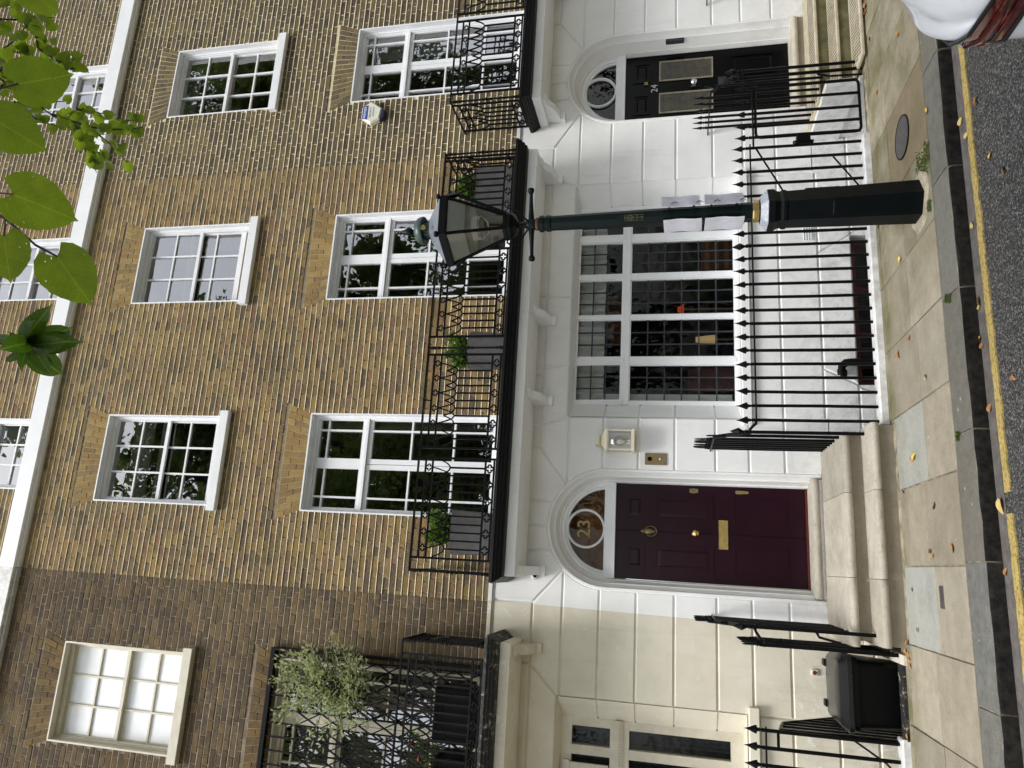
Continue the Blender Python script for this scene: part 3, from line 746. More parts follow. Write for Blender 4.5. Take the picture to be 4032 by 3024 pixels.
# trapezoids over the piers
def trap(k, xl, xr, tl, tr):
    block(k, [(xl, 2.905), (xr, 2.905), (tr, 3.22), (tl, 3.22)])
axl = lambda k, s: arch_x(CX[k], 2.905, s)
trap('23', -1.302, axl('23', -1), -1.01, -.41); trap('23', axl('23', 1), 1.58, 1.23, 1.47); trap('24', 4.39, axl('24', -1), 4.5, 4.92); trap('24', axl('24', 1), 7.6, 6.70, 7.6)
# voussoirs round the arches and the band above
def voussoirs(k, xl, xr):
    cx = CX[k]; zt = 3.64
    th = [math.acos((axl(k, 1)-cx)/AR)]; t0 = th[0]
    cuts = [t0, pi*.37, pi*.5, pi*.63, pi-t0]
    tops = [None, cx+.30, cx+.0, cx-.30, None]
    for i in range(4):
        A = arc(cx, cuts[i], cuts[i+1], n=6)
        if i == 0: P = A+[(tops[1], zt), (xr, zt), (xr, 3.22)]
        elif i == 3: P = A+[(xl, 3.22), (xl, zt), (tops[3], zt)]
        else: P = A+[(tops[i+1], zt), (tops[i], zt)]
        block(k, P)
voussoirs('23', -.41, 1.23); voussoirs('24', 4.92, 6.70)
# lintel band over the ground floor windows
for a, c in ((1.47, 2.05), (2.05, 2.985), (2.985, 3.92), (3.92, 4.5)):
    block('23', [(a, 3.22), (c, 3.22), (c, 3.64), (a, 3.64)])
q0 = [1.58, 2.18, 2.985, 3.79, 4.39]; q1 = [1.47, 2.12, 2.985, 3.85, 4.5]
for i in range(4): block('23', [(q0[i], 2.925), (q0[i+1], 2.925), (q1[i+1], 3.22), (q1[i], 3.22)])
block('22', [(-3.5, 3.22), (-1.01, 3.22), (-1.01, 3.64), (-3.5, 3.64)]); block('23', [(-1.01, 3.22), (-.41, 3.22), (-.41, 3.64), (-1.01, 3.64)])
block('22', [(-2.3, 2.925), (-1.302, 2.925), (-1.01, 3.22), (-2.24, 3.22)]); block('22', [(-3.5, 2.925), (-2.3, 2.925), (-2.24, 3.22), (-3.5, 3.22)])
block('24', [(4.5, 3.22), (4.92, 3.22), (4.92, 3.64), (4.5, 3.64)]); block('24', [(6.70, 3.22), (7.6, 3.22), (7.6, 3.64), (6.70, 3.64)])
# wall under the windows and down into the areas
for k, x0, x1, zs in (('23', 1.302, 4.88, [-.48, -.07, .265, .67, .98]), ('22', -3.4, -.62, [-1.5, -1.0, -.48, -.07, .265, .67, .98])):
    for a, c in zip(zs, zs[1:]):
        if k == '23':
            lim = 1.58 if a >= .265 else x0
            xr = 4.39 if a >= .265 else x1
            if c <= -.06: block(k, [(x0, a), (1.80, a), (1.93, c), (x0, c)]); block(k, [(3.75, a), (xr, a), (xr, c), (3.64, c)])
            elif c < .3: block(k, [(x0, a), (1.95, a), (2.12, c), (x0, c)]); block(k, [(1.95, a), (3.62, a), (3.42, c), (2.12, c)]); block(k, [(3.62, a), (xr, a), (xr, c), (3.42, c)])
            else: block(k, [(lim, a), (xr, a), (xr, c), (lim, c)])
        else: block(k, [(x0, a), (-1.302 if a >= .26 else x1, a), (-1.302 if a >= .26 else x1, c), (x0, c)])
block('24', [(4.90, -.48), (6.9, -.48), (6.9, -.07), (4.90, -.07)]); block('24', [(4.90, -.07), (6.9, -.07), (6.9, .262), (4.90, .262)])
for a, c in ((-.07, .262),): block('23', [(-.43, a), (1.30, a), (1.30, c), (-.43, c)])
# window sills
b = MB(); b.bbox(1.50, 4.47, -.085, .10, .985, 1.083, .008); b.build('sill', M['stucco'], houses['23'])
b = MB(); b.bbox(-3.5, -1.225, -.10, .10, .98, 1.078, .008); b.build('sill', M['stucco'], houses['22'])
# splayed reveals of the wide windows
def splay(k, x0, x1, z0, z1, xi0, xi1, y1, mat):
    b = MB(); ya = YS
    zz = [z0]+[z for z in JZ if z0+.05 < z < z1-.05]+[z1]
    for s, xo, xi in ((0, x0, xi0), (1, x1, xi1)):
        for a, c in zip(zz, zz[1:]):
            g = .007; v = [(xo, ya, a+g), (xo, ya, c-g), (xi, y1, c-g), (xi, y1, a+g)]
            b.add(v, [(0, 1, 2, 3)] if s == 0 else [(3, 2, 1, 0)])
            # recessed joint
            o = -.012 if s == 0 else .012
            b.add([(xo+o, ya+.006, a-g), (xo+o, ya+.006, a+g), (xi+o, y1, a+g), (xi+o, y1, a-g)], [(0, 1, 2, 3)])
            b.add([(xo, ya, a+g), (xi, y1, a+g), (xi+o, y1, a+g), (xo+o, ya, a+g)], [(0, 1, 2, 3)])
            b.add([(xo, ya, c-g), (xi, y1, c-g), (xi+o, y1, c-g), (xo+o, ya, c-g)], [(0, 1, 2, 3)])
    b.add([(x0, ya, z1), (x1, ya, z1), (xi1, y1, z1-.03), (xi0, y1, z1-.03)], [(0, 1, 2, 3)])
    b.add([(x0, ya, z0+.003), (x1, ya, z0+.003), (xi1, y1, z0+.02), (xi0, y1, z0+.02)], [(3, 2, 1, 0)])
    return b.build('reveal', mat, houses[k])
splay('23', 1.58, 4.39, 1.085, 2.925, 1.765, 4.205, .205, M['stucco'])
splay('22', -3.4, -1.302, 1.085, 2.925, -3.2, -1.515, .205, M['stucco'])
# leaded casement window of 23: five lights with upper lights over a transom
H = houses['23']
b = MB(); yf0, yf1 = .20, .29
xe = [1.765, 1.806, 2.239, 2.321, 2.784, 2.826, 3.274, 3.336, 3.749, 3.836, 4.164, 4.205]; lights = [(1.806, 2.239), (2.321, 2.784), (2.826, 3.274), (3.336, 3.749), (3.836, 4.164)]
for i in range(0, 12, 2): b.box(xe[i], xe[i+1], yf0, yf1, 1.10, 2.90)
b.box(1.765, 4.205, yf0-.012, yf1, 2.285, 2.365)
b.box(1.765, 4.205, yf0-.02, yf1, 2.345, 2.367); b.box(1.765, 4.205, yf0+.004, yf1, 1.09, 1.118); b.box(1.765, 4.205, yf0+.004, yf1, 2.892, 2.905)
lw_ = b.build('leaded_window', M['white'], H)
def leaded(part, x0, x1, z0, z1, nx, nz, y, open_=0.0):
    "one light: frame, lead grid, panes; open_ swings the foot outwards"
    def T(p):
        dz = p[2]-z1; return (p[0], p[1]+dz*sin(open_), z1+dz*cos(open_)) if open_ else p
    fr = MB(); e = .014
    for a, c, d, f in ((x0, x0+e, z0, z1), (x1-e, x1, z0, z1), (x0+e, x1-e, z0, z0+e), (x0+e, x1-e, z1-e, z1)): fr.box(a, c, y-.02, y+.012, d, f)
    fr.v = [T(v) for v in fr.v]; fr.build('casement', M['white'], part)
    xa, xc, za, zc = x0+e, x1-e, z0+e, z1-e; ld = MB()
    for i in range(1, nx): x = xa+(xc-xa)*i/nx+RND.uniform(-.002, .002); ld.box(x-.0075, x+.0075, y-.008, y+.002, za, zc)
    for j in range(1, nz): z = za+(zc-za)*j/nz+RND.uniform(-.002, .002); ld.box(xa, xc, y-.0095, y+.0005, z-.0075, z+.0075)
    ld.v = [T(v) for v in ld.v]; ld.build('lead_came', M['lead'], part)
    for i in range(nx):
        for j in range(nz):
            a, c = xa+(xc-xa)*i/nx, xa+(xc-xa)*(i+1)/nx; d, f = za+(zc-za)*j/nz, za+(zc-za)*(j+1)/nz
            q = lambda: RND.uniform(-.0012, .0012)
            p = MB(); p.add([T((a, y-.003+q(), d)), T((c, y-.003+q(), d)), T((c, y-.003+q(), f)), T((a, y-.003+q(), f))], [(0, 1, 2, 3)]); p.build('pane', M['oldglass'], part)
for i, (a, c) in enumerate(lights):
    leaded(lw_, a, c, 1.118, 2.285, 3, 6, .235); leaded(lw_, a, c, 2.367, 2.892, 3, 3, .225 if i == 0 else .235, radians(3.5) if i == 0 else 0)
b = MB()
for x, z in ((2.28, 2.36), (1.80, 2.36), (2.28, 1.13), (3.79, 2.36), (2.8, 2.89), (2.28, 2.89)): b.box(x-.012, x+.012, .165, .2, z-.015, z+.02)
b.build('hinge', M['white'], lw_)
curtain(lw_, 1.80, 4.18, .33, 2.58, 2.90, M['grey curtain'], .025, 55); curtain(lw_, 1.80, 1.93, .36, 1.15, 2.6, M['grey curtain'], .02, 60)
b = MB(); b.add([(1.5,.30,.7),(4.5,.30,.7),(4.5,4.5,.7),(1.5,4.5,.7),(1.5,.30,3.3),(4.5,.30,3.3),(4.5,4.5,3.3),(1.5,4.5,3.3)], [(0,1,2,3),(4,5,6,7),(1,2,6,5),(2,3,7,6),(3,0,4,7)]); b.build('room', M['darkroom'], H)
# window of 22: cream casements with pilasters and dentils
H = houses['22']; b = MB(); y0, y1 = .205, .30
for a, c in ((-1.60, -1.515), (-1.87, -1.78), (-2.13, -2.02), (-2.43, -2.34), (-3.2, -2.6)): b.box(a, c, y0, y1, 1.10, 2.90)
b.box(-3.2, -1.515, y0-.004, y1, 1.095, 1.225); b.box(-3.2, -1.515, y0-.006, y1, 2.21, 2.40); b.box(-3.2, -1.515, y0-.004, y1, 2.79, 2.91)
b.box(-3.2, -1.515, y0-.03, y0-.006, 2.27, 2.345)
for i in range(60): b.box(-3.2+i*.028, -3.2+i*.028+.016, y0-.042, y0-.03, 2.285, 2.315)
cw = b.build('casement_window', M['cream'], H)
for x in (-1.99, -2.55):
    b = MB(); b.box(x-.05, x+.05, y0-.035, y0-.0065, 1.12, 2.2); b.box(x-.03, x+.03, y0-.045, y0-.036, 1.2, 2.1); b.box(x-.05, x+.05, y0-.035, y0-.0065, 2.41, 2.80); b.box(x-.07, x+.07, y0-.06, y0-.0065, 2.80, 2.86); b.build('pilaster', M['cream'], cw)
for a, c in ((-1.78, -1.60), (-2.02, -1.87), (-2.34, -2.13), (-2.6, -2.43)):
    for d, e in ((1.225, 2.21), (2.40, 2.79)):
        if a == -2.02: continue
        p = MB(); p.add([(a, .255, d), (c, .255, d), (c, .257, e), (a, .257, e)], [(0, 1, 2, 3)]); p.build('pane', M['oldglass'], cw)
curtain(cw, -3.2, -1.52, .34, 1.1, 2.9, M['lead'], .02, 70)
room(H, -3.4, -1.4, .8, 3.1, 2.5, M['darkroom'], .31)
# basement window of 23, seen through the railings
b = MB(); b.box(1.95, 3.62, .12, .2, -1.7, -.072); bwn = b.build('basement_window', M['darkwood'], houses['23'])
b = MB()
for a, c in ((2.02, 2.5), (2.56, 3.02), (3.08, 3.55)): b.box(a, c, .105, .1195, -1.6, -.14)
b.build('pane', M['carglass'], bwn)
# ------------------------------------------------------------------ front doors
def arch_sweep(b, cx, zb, prof, zs=SP, jamb=True):
    "profile [(radius, y)] swept up the jambs and round the arch"
    path = ([(1, 0, zb)] if jamb else [])+[(cos(pi*i/24), sin(pi*i/24), None) for i in range(25)]+([(-1, 0, zb)] if jamb else [])
    v = []; f = []; m = len(prof)
    for dx, dz, z in path:
        for r, y in prof: v.append((cx+r*dx, y, (z if z is not None else zs+r*dz)))
    for i in range(len(path)-1):
        for k in range(m-1): f.append((i*m+k, (i+1)*m+k, (i+1)*m+k+1, i*m+k+1))
    b.add(v, f)
def text_mesh(body, size, mat, name, parent, loc, depth=.002, rot=(pi/2, 0, 0), sx=1.0):
    cu = bpy.data.curves.new(name, 'FONT'); cu.body = body; cu.size = size; cu.extrude = depth; cu.align_x = 'CENTER'; cu.align_y = 'CENTER'; cu.resolution_u = 4
    o = bpy.data.objects.new(name+'_tmp', cu); C.objects.link(o); bpy.context.view_layer.update()
    me = bpy.data.meshes.new_from_object(o.evaluated_get(bpy.context.evaluated_depsgraph_get())); bpy.data.objects.remove(o)
    me.materials.clear(); me.materials.append(mat); me.name = name
    return inst(me, name, parent, loc, rot, (sx, 1, 1))
def door_surround(k, half, zb):
    cx = CX[k]; H = houses[k]; b = MB()
    arch_sweep(b, cx, zb, [(.640, -.012), (AR, YS-.006), (.60, YS-.006), (.585, .02), (.560, .05), (.553, .05), (.548, .075), (half+.022, .15), (half+.018, .165), (half+.008, .165), (half+.004, .19), (half, .195), (half, .30)])
    fr = b.build('door_surround', M['stucco'], H, auto=40)
    # fanlight ring, transom
    b = MB(); arch_sweep(b, cx, SP, [(half+.004, .190), (half-.012, .196), (half-.018, .21), (half-.045, .215), (half-.05, .232), (half-.072, .236), (half-.075, .262)], 2.485, False)
    b.box(cx-half, cx+half, .168, .30, 2.395, 2.425); b.box(cx-half, cx+half, .18, .30, 2.425, 2.488); b.box(cx-half, cx+half, .200, .29, 2.488, 2.515)
    b.build('fanlight_frame', M['white'], fr, auto=40)
    b = MB(); R0, R1 = .213, .186; zc = 2.718; n = 40; v = []; f = []
    for i in range(n):
        a = 2*pi*i/n
        for r, y in ((R0, .25), (R0, .222), (R0-.008, .214), (R1+.006, .216), (R1, .25)): v.append((cx+r*cos(a), y, zc+r*sin(a)))
    for i in range(n):
        j = (i+1) % n
        for q in range(4): f.append((5*i+q, 5*j+q, 5*j+q+1, 5*i+q+1))
    b.add(v, f); b.build('fanlight_ring', M['white'], fr, smooth=True)
    b = MB(); n = 20; r = half-.07; pts = [(cx+r*cos(pi*i/n), .258, 2.505+(r-.02)*sin(pi*i/n)) for i in range(n+1)]; b.add(pts, [tuple(range(n, -1, -1))]); b.build('pane', M['oldglass'], fr)
    b = MB(); b.add([(cx-.6,.30,2.3),(cx+.6,.30,2.3),(cx+.6,.62,2.3),(cx-.6,.62,2.3),(cx-.6,.30,3.2),(cx+.6,.30,3.2),(cx+.6,.62,3.2),(cx-.6,.62,3.2)], [(0,1,2,3),(4,5,6,7),(1,2,6,5),(2,3,7,6),(3,0,4,7)]); b.build('hall_wall', plain('amber_hall', srgb(176,116,48), srgb(120,76,34), 5, .8) if k == '23' else M['plasticblack'], fr)
    return fr
def panel_frame(b, x0, x1, z0, z1, y, raised=True):
    "mould round a door panel with a fielded centre"
    m = .022
    for a, c, d, e in ((x0, x1, z0, z0+m), (x0, x1, z1-m, z1), (x0, x0+m, z0+m, z1-m), (x1-m, x1, z0+m, z1-m)): b.box(a, c, y-.012, y+.002, d, e)
    P = [(x0+m, z0+m), (x1-m, z0+m), (x1-m, z1-m), (x0+m, z1-m)]
    I = inset(P, .045); v = [(x, y+.010, z) for x, z in P]+[(x, y-.010, z) for x, z in I]
    b.add(v, [(i, (i+1) % 4, 4+(i+1) % 4, 4+i) for i in range(4)]+[(4, 5, 6, 7)])
# --- door 23
F = door_surround('23', .508, .335)
yd = .238
b = MB(); b.box(-.118, .888, yd, yd+.05, .45, 2.394); d23 = b.build('door', M['aubergine'], houses['23'])
for x0, x1 in ((-.02, .25), (.51, .775)):
    for z0, z1 in ((2.085, 2.295), (1.375, 1.985)): b = MB(); panel_frame(b, x0, x1, z0, z1, yd); b.build('door_panel', M['aubergine'], d23)
    b = MB(); m = .008
    for a, c, d, e in ((x0, x1, .63, .63+m), (x0, x1, 1.16-m, 1.16), (x0, x0+m, .63+m, 1.16-m), (x1-m, x1, .63+m, 1.16-m)): b.box(a, c, yd-.006, yd+.001, d, e)
    b.build('door_panel', M['aubergine'], d23)
b = MB(); b.tube([(.388, yd, .46), (.388, yd, 2.38)], .006, 6); b.build('centre_bead', M['aubergine'], d23)
b = MB(); b.bbox(.236, .536, yd-.012, yd, 1.222, 1.318, .004); b.box(.262, .51, yd-.018, yd-.011, 1.248, 1.292); b.build('letter_plate', M['brass'], d23)
b = MB(); b.lathe([(0, 0), (.02, .0), (.022, .012), (.014, .02), (.014, .035), (.036, .05), (.042, .065), (.03, .082), (.012, .09), (0, .091)], 0, 0, 8, cap=False)
b.v = [(.388+x, yd-z, 1.555+y) for x, y, z in b.v]; b.build('door_knob', M['brass'], d23)
b = MB()   # urn shaped knocker with a ring
b.lathe([(0, -.075), (.012, -.07), (.02, -.05), (.03, -.03), (.034, 0), (.026, .03), (.016, .04), (.024, .05), (.018, .06), (.006, .075), (0, .09)], 0, 0, 10, cap=False)
b.v = [(.388+x, yd-.012+y*.6, 2.045+z) for x, y, z in b.v]
b.tube([(.388+.052*cos(a), yd-.03-.012*sin(a), 2.02+.062*sin(a)) for a in [pi*.8+2*pi*i/22*.95 for i in range(20)]], .0065, 6)
b.build('knocker', M['brassdull'], d23)
b = MB(); b.prism([(.815, 1.525), (.855, 1.525), (.862, 1.57), (.855, 1.615), (.815, 1.615), (.808, 1.57)], yd-.014, yd, .004); b.lathe([(.014, 0), (.014, .012), (0, .013)], 0, 0, 10); n0 = len(b.v)-30
b.v = b.v[:n0]+[(.835+x, yd-.012-z, 1.585+y) for x, y, z in b.v[n0:]]; b.build('lock', M['brassdull'], d23)
b = MB(); b.prism([(.82, 1.02), (.834, 1.005), (.848, 1.02), (.852, 1.11), (.85, 1.14), (.818, 1.14), (.816, 1.11)], yd-.010, yd, .003); b.build('key_plate', M['brass'], d23)
b = MB(); b.box(-.123, .893, .205, .26, .435, .452); b.build('weather_bar', M['darkwood'], d23)
text_mesh('23', .20, M['gold'], 'house_number', F, (.385, .2555, 2.735), .0008)
# --- door 24
F4 = door_surround('24', .475, .32)
c4 = CX['24']; yd = .238
b = MB(); b.box(c4-.473, c4+.473, yd, yd+.05, .44, 2.394); d24 = b.build('door', M['doorblack'], houses['24'])
def mesh_panel(b, x0, x1, z0, z1, y):
    for i in range(26):
        z = z0+(z1-z0)*i/25
        b.tube([(x0+(x1-x0)*j/14, y-.004, min(z1, max(z0, z+(.011 if j % 2 else -.011)))) for j in range(15)], .0016, 4, cap=False)
t = NT('pale_dusty_glass'); pg = t.fin(t.ramp(t.noise(12, 3), [(0.35, srgb(34,33,30)), (0.7, srgb(70,67,60))]), 0.35)
mg = plain('grille_metal', srgb(160,152,132), srgb(132,126,110), 20, 0.45)
for s in (-1, 1):
    x0, x1 = sorted((c4+s*.085, c4+s*.37))
    b = MB(); panel_frame(b, x0, x1, 2.085, 2.30, yd); b.build('door_panel', M['doorblack'], d24)
    b = MB(); panel_frame(b, x0, x1, .60, 1.13, yd); b.build('door_panel', M['doorblack'], d24)
    b = MB(); b.box(x0, x1, yd-.006, yd+.001, 1.33, 1.98); gp = b.build('door_pane', pg, d24)
    b = MB(); m = .016
    for a, c, d, e in ((x0, x1, 1.33, 1.33+m), (x0, x1, 1.98-m, 1.98), (x0, x0+m, 1.33+m, 1.98-m), (x1-m, x1, 1.33+m, 1.98-m)): b.box(a, c, yd-.016, yd, d, e)
    mesh_panel(b, x0+m, x1-m, 1.35, 1.96, yd-.008); b.build('grille', mg, d24)
b = MB(); b.lathe([(0, 0), (.03, .0), (.032, .01), (.018, .02), (.018, .035), (.036, .05), (.044, .066), (.034, .086), (.012, .096), (0, .097)], 0, 0, 14, cap=False)
b.v = [(c4+x, yd-z, 1.56+y) for x, y, z in b.v]; b.build('door_knob', M['chrome'], d24, smooth=True)
b = MB(); b.bbox(c4-.075, c4+.075, yd-.012, yd, 1.17, 1.27, .004); b.box(c4-.055, c4+.055, yd-.017, yd-.011, 1.20, 1.24); b.build('letter_plate', M['lead'], d24)
b = MB(); b.bbox(c4+.045, c4+.085, yd-.02, yd, 2.115, 2.165, .004); b.build('lock', M['brassdull'], d24)
text_mesh('24', .115, M['silvernum'], 'house_number', d24, (c4-.005, yd-.004, 2.035), .002)
b = MB(); b.bbox(c4+.515, c4+.55, .05, .11, 1.68, 1.90, .004); b.build('entry_panel', M['lead'], F4)

# ------------------------------------------------------------------ entrance steps
st = thing('entrance_steps', 'pale stone entrance steps with rounded nosings below the aubergine door', 'steps', (.385, -.7, 0))
def nosing(b, x0, x1, yf, yb, zt, th=.065):
    pts = []; n = 8; r = th/2
    for i in range(n+1):
        a = pi/2+pi*i/n; pts.append((yf+r+r*cos(a)*1.0, zt-r+r*sin(a)))
    pts = [(yb, zt)]+pts+[(yb, zt-th)]
    m = len(pts); v = []; f = []; N = 14
    for i in range(N+1):
        x = x0+(x1-x0)*i/N
        e = .012 if i in (0, N) else 0
        for y, z in pts: v.append((x, (y+e if y < yf+r else y)+(RND.uniform(-.002, .002) if y < yf+r else 0), z+RND.uniform(-.0012, .0012)))
    for i in range(N):
        for k_ in range(m): k2 = (k_+1) % m; f.append((i*m+k_, i*m+k2, (i+1)*m+k2, (i+1)*m+k_))
    f += [tuple(range(m-1, -1, -1)), tuple(range(N*m, N*m+m))]
    b.add(v, f)
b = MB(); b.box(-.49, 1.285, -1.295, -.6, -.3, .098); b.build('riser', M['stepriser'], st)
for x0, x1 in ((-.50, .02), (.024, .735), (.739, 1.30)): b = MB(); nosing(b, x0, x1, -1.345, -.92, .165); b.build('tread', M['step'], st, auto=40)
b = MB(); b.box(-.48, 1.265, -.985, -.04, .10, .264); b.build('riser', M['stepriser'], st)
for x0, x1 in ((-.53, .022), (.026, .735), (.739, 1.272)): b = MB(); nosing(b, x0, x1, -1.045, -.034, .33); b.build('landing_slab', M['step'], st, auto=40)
b = MB(); nosing(b, -.195, .965, -.075, .27, .432, .075); b.build('threshold', M['step'], st, auto=40)
b = MB(); b.box(-.19, .96, -.035, .2, .331, .36); b.build('threshold_block', M['stucco'], st)
s4 = thing('entrance_steps', 'mossy entrance steps with perforated treads below the black door', 'steps', (5.9, -.7, 0))
def holes_tread(b, x0, x1, y0, y1, z, nx, ny):
    dx, dy = (x1-x0)/nx, (y1-y0)/ny
    for i in range(nx):
        for j in range(ny):
            cx, cy_ = x0+(i+.5)*dx+(dx*.25 if j % 2 else -dx*.25), y0+(j+.5)*dy
            b.box(cx-.008, cx+.008, cy_-.016, cy_+.016, z-.002, z+.0012)
for nm, zt, yf, yb in (('tread', .05, -1.37, -.98), ('tread', .18, -1.0, -.62), ('landing_slab', .315, -.65, -.034)):
    b = MB(); b.box(4.86, 7.3, yf+.02, yb+.02 if zt < .3 else -.03, zt-.15, zt-.031); b.build('riser', M['mossstep'], s4)
    b = MB(); b.bbox(4.845, 7.3, yf, yb, zt-.03, zt, .006); tr = b.build(nm, M['treadplate'], s4)
    b = MB(); holes_tread(b, 4.9, 6.6, yf+.03, min(yb-.02, yf+.34), zt, 44, 6); stuff(b.build('perforation', M['blackold'], tr))
b = MB(); nosing(b, c4-.6, c4+.6, -.075, .27, .448, .07); b.build('threshold', M['step'], s4, auto=40)
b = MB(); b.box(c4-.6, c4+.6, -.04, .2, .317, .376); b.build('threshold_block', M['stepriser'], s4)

# ------------------------------------------------------------------ balconies (slab and consoles belong to the house)
def balcony(k, x0, x1, edge, white):
    H = houses[k]; b = MB()
    # black moulded edge
    prof = [(-.70, 3.535), (-.745, 3.53), (-.752, 3.50), (-.735, 3.485), (-.735, 3.47), (-.715, 3.455), (-.715, 3.44), (-.69, 3.425), (-.69, 3.41), (-.60, 3.40)]
    L = []
    for y, z in prof: dx = y+.70; L.append([(x0+dx, -.03 if False else y, z), (x1-dx, y, z)])
    v = []; f = []
    for y, z in prof:
        e = -(y+.70)     # outward growth at the returns
        v += [(x0-e, -.012, z), (x0-e, y, z), (x1+e, y, z), (x1+e, -.012, z)]
    for i in range(len(prof)-1):
        for j in range(3): f.append((4*i+j, 4*i+j+1, 4*i+5+j, 4*i+4+j))
    f.append((0, 3, 2, 1)); b.add(v, f)
    sl_ = b.build('balcony_slab', edge, H, auto=35)
    b = MB(); b.box(x0+.02, x1-.02, -.62, -.014, 3.305, 3.405); b.box(x0+.045, x1-.045, -.56, -.016, 3.27, 3.306) if False else None
    b.build('soffit', white, sl_)
    b = MB(); b.box(x0+.04, x1-.04, -.66, -.03, 3.5352, 3.552); b.build('deck', M['slate'], sl_)
    return sl_
def console(k, sl_, x, w=.085, mat=None):
    "scrolled bracket under the balcony"
    P = [(-.03, 3.30), (-.03, 3.13), (-.06, 3.13), (-.075, 3.165), (-.115, 3.20), (-.17, 3.215), (-.24, 3.22), (-.33, 3.235), (-.40, 3.265), (-.43, 3.30)]
    P = [(-.028, 3.33), (-.028, 3.10), (-.085, 3.10), (-.09, 3.145), (-.13, 3.16), (-.19, 3.165), (-.28, 3.19), (-.36, 3.235), (-.40, 3.265), (-.49, 3.268), (-.515, 3.30), (-.515, 3.40), (-.50, 3.404)]
    n = len(P); v = [(x-w/2, y, z) for y, z in P]+[(x+w/2, y, z) for y, z in P]
    b = MB(); b.add(v, [tuple(range(n)), tuple(range(2*n-1, n-1, -1))]+[(i, (i+1) % n+0, n+(i+1) % n, n+i) for i in range(n)])
    b.box(x-w/2-.008, x+w/2+.008, -.095, -.027, 3.095, 3.125)
    for r in (.03, .018): 
        m = len(b.v); b.lathe([(r, 0), (r, .006+(.03-r)*.6), (0, .007+(.03-r)*.6)], 0, 0, 14, cap=False); b.v = b.v[:m]+[(x+xx, -.515-zz, 3.345+yy) for xx, yy, zz in b.v[m:]]
    return b.build('console', mat or M['white'], sl_)
s23 = balcony('23', -.175, 4.575, M['balcblack'], M['stucco'])
for x in (-.09, 1.74, 2.68, 4.47): console('23', s23, x)
s24 = balcony('24', 5.20, 9.9, M['balcblack'], M['stucco'])
for x in (5.31, 7.1): console('24', s24, x)
s22 = balcony('22', -3.6, -.755, M['peel'], M['stucco'])
console('22', s22, -.86, .085, M['cream'])
RY = -.665
quat = MB()   # quatrefoil: four open lobes
for k_ in range(4):
    a0 = pi/4+k_*pi/2; cxq, czq = .0215*cos(a0-pi/4), .0215*sin(a0-pi/4)
    quat.tube([(cxq+.018*cos(a0-pi/4-2.2+4.4*i/8), 0, czq+.018*sin(a0-pi/4-2.2+4.4*i/8)) for i in range(9)], .0092, 5)
ME_Q = quat.mesh('quatrefoil', M['black'])
ME_Q2 = quat.mesh('quatrefoil_old', M['blackold'])
bb = MB(); bb.box(-.0085, .0085, -.0075, .0075, 3.657, 4.03); ME_BAR = bb.mesh('bar', M['black']); bb2 = bb.mesh('bar_old', M['blackold'])
def lattice_panel(T, x0, nq, axis='x', y=RY, mat=None, q=ME_Q, bar=ME_BAR, pitch=.1635, x=0):
    "cast iron panel: two rows of quatrefoils, pointed tracery and slim bars"
    mat = mat or M['black']; L = nq*pitch+.03
    R_ = (lambda u, v, z: (x0+u, y+v, z)) if axis == 'x' else (lambda u, v, z: (x+v, x0+u, z))
    b = MB()
    def bx(u0, u1, z0, z1, h=.008):
        p, r_ = R_(u0, -h, z0), R_(u1, h, z1); b.box(min(p[0], r_[0]), max(p[0], r_[0]), min(p[1], r_[1]), max(p[1], r_[1]), z0, z1)
    for u in (0, L): bx(u-.011, u+.011, 3.54, 4.372, .0085)
    for z in (4.298, 4.222, 3.655, 3.564): bx(.008, L-.008, z-.0095, z+.0095, .007)
    bx(L/2-.008, L/2+.008, 3.54, 3.5545, .006); bx(L/2-.006, L/2+.006, 4.3075, 4.372, .006)
    pan = b.build('panel', mat, T)
    rot = (0, 0, 0) if axis == 'x' else (0, 0, pi/2)
    for i in range(nq):
        u = .015+(i+.5)*pitch
        inst(q, 'quatrefoil', pan, R_(u, 0, 4.26), rot, (.82, 1, .82)); inst(q, 'quatrefoil', pan, R_(u, 0, 3.6095), rot)
    tr = MB()
    h = pitch/2; z_s, z_a, z_t = 4.03, 4.15, 4.216
    us = [.015+h*(i+1) for i in range(2*nq-1)]
    for i, u in enumerate(us):
        inst(bar, 'bar', pan, R_(u, 0, 0), rot)
        even = i % 2 == 0      # under a quatrefoil
        top = z_a if even else z_t
        for s in (-1, 1):
            pts = []
            for j in range(8):
                t_ = j/7; pts.append(R_(u+s*h*(t_**.62) if t_ else u, 0, z_s+(top-z_s)*(t_**1.25)))
            if 0 <= u+s*h <= L: tr.tube(pts, .0092, 4)
    tr.build('tracery', mat, pan)
    return pan
def rail_post(T, x, y, mat=None, z0=3.535, z1=4.375):
    b = MB(); h = z1-z0
    pr = [(0, .022), (.02, .022), (.02, .016), (.035, .016), (.04, .021), (.055, .021), (.06, .014), (.09, .014), (.1, .019), (.11, .012), (.40, .0115), (.41, .017), (.43, .017), (.435, .012), (.455, .012), (.46, .02), (.49, .02), (.495, .012), (.515, .012), (.52, .017), (.535, .017), (.54, .0115), (.85, .0115), (.86, .017), (.88, .017), (.885, .012), (.91, .012), (.915, .019), (.96, .019), (.965, .014), (1, .014)]
    b.lathe([(r_, z0+t_*h) for t_, r_ in pr], x, y, 10); return b.build('post', mat or M['black'], T)
